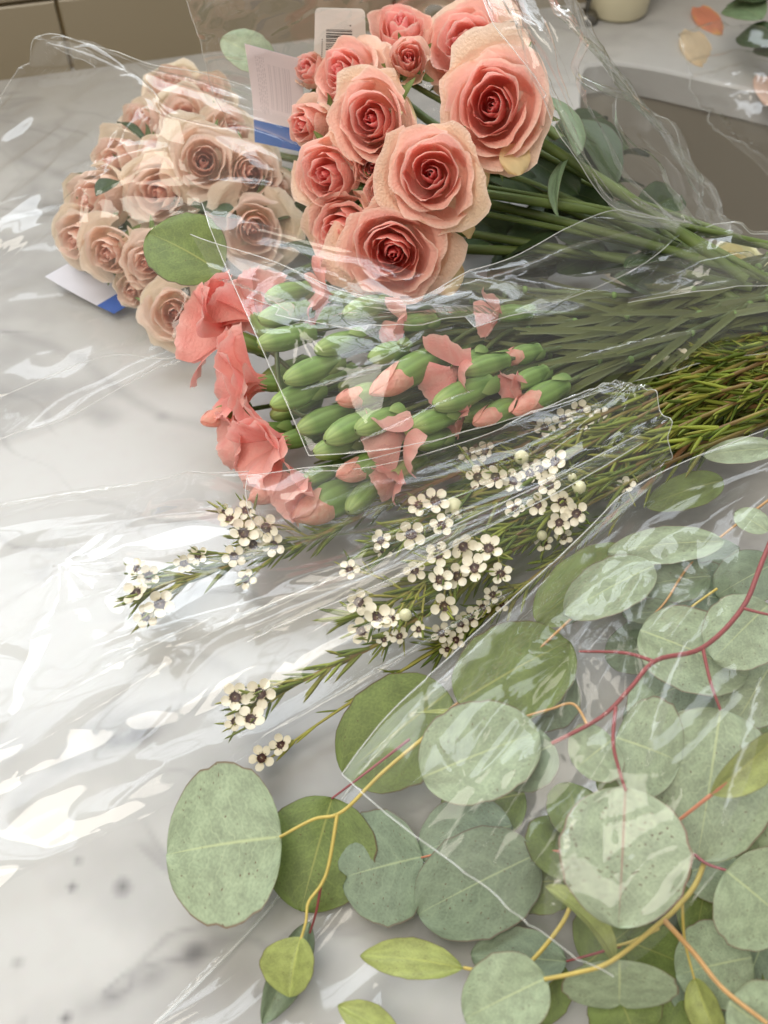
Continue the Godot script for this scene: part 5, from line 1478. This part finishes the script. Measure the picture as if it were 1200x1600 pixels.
	sheet_part("front_sheet", s5, [
		[[536, 1212, 0.062], [600, 1130, 0.066], [700, 1030, 0.072], [810, 930, 0.078], [920, 830, 0.082], [1040, 740, 0.082], [1230, 665, 0.078]],
		[[600, 1268, 0.068], [680, 1180, 0.078], [780, 1080, 0.084], [890, 970, 0.090], [990, 870, 0.092], [1100, 790, 0.090], [1240, 730, 0.085]],
		[[680, 1328, 0.070], [770, 1240, 0.082], [870, 1130, 0.090], [970, 1030, 0.094], [1070, 940, 0.095], [1150, 870, 0.094], [1250, 810, 0.090]],
		[[770, 1390, 0.070], [860, 1310, 0.084], [950, 1210, 0.094], [1040, 1120, 0.098], [1120, 1030, 0.098], [1190, 960, 0.096], [1260, 900, 0.092]],
		[[852, 1446, 0.066], [930, 1390, 0.082], [1010, 1310, 0.092], [1090, 1220, 0.098], [1160, 1130, 0.098], [1220, 1050, 0.096], [1270, 1000, 0.092]],
		[[960, 1520, 0.060], [1030, 1470, 0.076], [1090, 1400, 0.088], [1150, 1320, 0.094], [1200, 1240, 0.094], [1250, 1170, 0.092], [1290, 1110, 0.09]]],
		200, 150, 0.0034, 0.0011, 41, M.film_soft, ["u0", "v0"], [[1000, 1035, 0.092, 0.008, 0.006], [1105, 942, 0.094, 0.009, 0.005]], [[985, 1045, 0.092, 0.016, 0.010], [900, 1050, 0.090, 0.020, 0.008], [1105, 945, 0.094, 0.014, 0.007]], 38.0, 20.0)
	sheet_part("back_sheet", s5, [
		[[225, 1620, 0.004], [420, 1420, 0.004], [560, 1215, 0.005], [740, 1040, 0.006], [960, 830, 0.008]],
		[[480, 1680, 0.004], [640, 1480, 0.004], [780, 1290, 0.005], [920, 1120, 0.006], [1080, 900, 0.008]],
		[[760, 1700, 0.004], [900, 1540, 0.004], [1020, 1380, 0.005], [1130, 1200, 0.006], [1260, 960, 0.008]]],
		130, 90, 0.0022, 0.0008, 43, M.film_back, ["v0"], [], [], 30.0, 18.0, 0.0006)
	# film of another bunch lying over the sink's rim
	var s6 := thing("cellophane_sleeve", "blurred cellophane draped over the sink's rim at the picture's edge", "wrapping", Vector3.ZERO, "clear cellophane sleeves")
	sheet_part("front_sheet", s6, [
		[[1060, 60, 0.02], [1120, 50, 0.03], [1180, 50, 0.04], [1280, 60, 0.04]],
		[[1085, 130, 0.02], [1140, 130, 0.035], [1200, 130, 0.04], [1290, 140, 0.04]],
		[[1110, 200, 0.0], [1160, 210, 0.015], [1220, 220, 0.03], [1300, 230, 0.03]],
		[[1150, 290, -0.03], [1190, 310, -0.02], [1240, 320, 0.0], [1310, 330, 0.0]]],
		70, 60, 0.005, 0.003, 51, M.film, ["u0"], [], [], 40.0, 26.0)
	# crushed film end round the yellow bud
	var s7 := thing("cellophane_sleeve", "crushed film end around the yellow rosebud", "wrapping", Vector3.ZERO, "clear cellophane sleeves")
	sheet_part("front_sheet", s7, [
		[[1020, 420, 0.07], [1080, 385, 0.085], [1130, 362, 0.09], [1180, 375, 0.085], [1250, 390, 0.08]],
		[[1000, 440, 0.08], [1070, 420, 0.095], [1135, 405, 0.10], [1185, 410, 0.095], [1260, 420, 0.09]],
		[[980, 470, 0.08], [1060, 455, 0.092], [1140, 446, 0.096], [1190, 444, 0.092], [1260, 450, 0.088]]],
		90, 50, 0.005, 0.004, 61, M.film, ["v0", "v1"], [], [], 60.0, 40.0)
	# pinched ridges that catch the window
	crease(s5, [[858, 1440, 0.080], [872, 1380, 0.088], [892, 1310, 0.094], [916, 1235, 0.098]], 0.0030, 1)
	crease(s5, [[1010, 1200, 0.104], [1040, 1090, 0.108], [1075, 1000, 0.106]], 0.0014, 2)
	crease(s5, [[1130, 1290, 0.104], [1165, 1180, 0.106], [1190, 1060, 0.106]], 0.0018, 3)
	crease(s5, [[560, 1210, 0.068], [650, 1110, 0.076], [760, 1000, 0.084], [860, 900, 0.088]], 0.0014, 4)
	crease(s5, [[240, 1600, 0.004], [330, 1510, 0.004], [430, 1405, 0.004]], 0.0012, 5)
	crease(s4, [[-20, 792, 0.018], [110, 772, 0.026], [215, 757, 0.034]], 0.0018, 6)
	crease(s4, [[-20, 1150, 0.036], [90, 1085, 0.046], [210, 1020, 0.056], [330, 965, 0.066]], 0.0018, 7)
	crease(s4, [[20, 1180, 0.034], [140, 1110, 0.044], [260, 1035, 0.056]], 0.0013, 8)
	crease(s4, [[-20, 1010, 0.042], [120, 940, 0.054], [250, 905, 0.064]], 0.0012, 9)
	crease(s4, [[300, 990, 0.064], [420, 950, 0.074], [540, 890, 0.086]], 0.0015, 10)
	crease(s4, [[440, 1135, 0.040], [560, 1065, 0.050], [690, 990, 0.058], [800, 925, 0.062]], 0.0013, 11)
	crease(s3, [[560, 690, 0.094], [640, 655, 0.100], [690, 630, 0.102], [740, 610, 0.100]], 0.0010, 12)
	crease(s3, [[470, 610, 0.106], [560, 585, 0.112], [640, 560, 0.114]], 0.0013, 13)
	crease(s3, [[900, 560, 0.092], [1000, 535, 0.090], [1100, 515, 0.086]], 0.0014, 14)
	crease(s2, [[700, 450, 0.131], [800, 425, 0.130], [900, 385, 0.126], [1000, 360, 0.116]], 0.0013, 15)
	crease(s2, [[840, 130, 0.196], [890, 215, 0.172], [960, 310, 0.136]], 0.0016, 16)
	crease(s2, [[800, 20, 0.22], [850, 60, 0.214], [890, 130, 0.198]], 0.0020, 17)
	crease(s1, [[70, 66, 0.150], [130, 82, 0.148], [210, 118, 0.144]], 0.0022, 18)
	crease(s1, [[230, 110, 0.142], [310, 130, 0.136], [390, 158, 0.124]], 0.0018, 19)
	crease(s1, [[248, 575, 0.010], [300, 555, 0.014], [345, 533, 0.020]], 0.0020, 20)
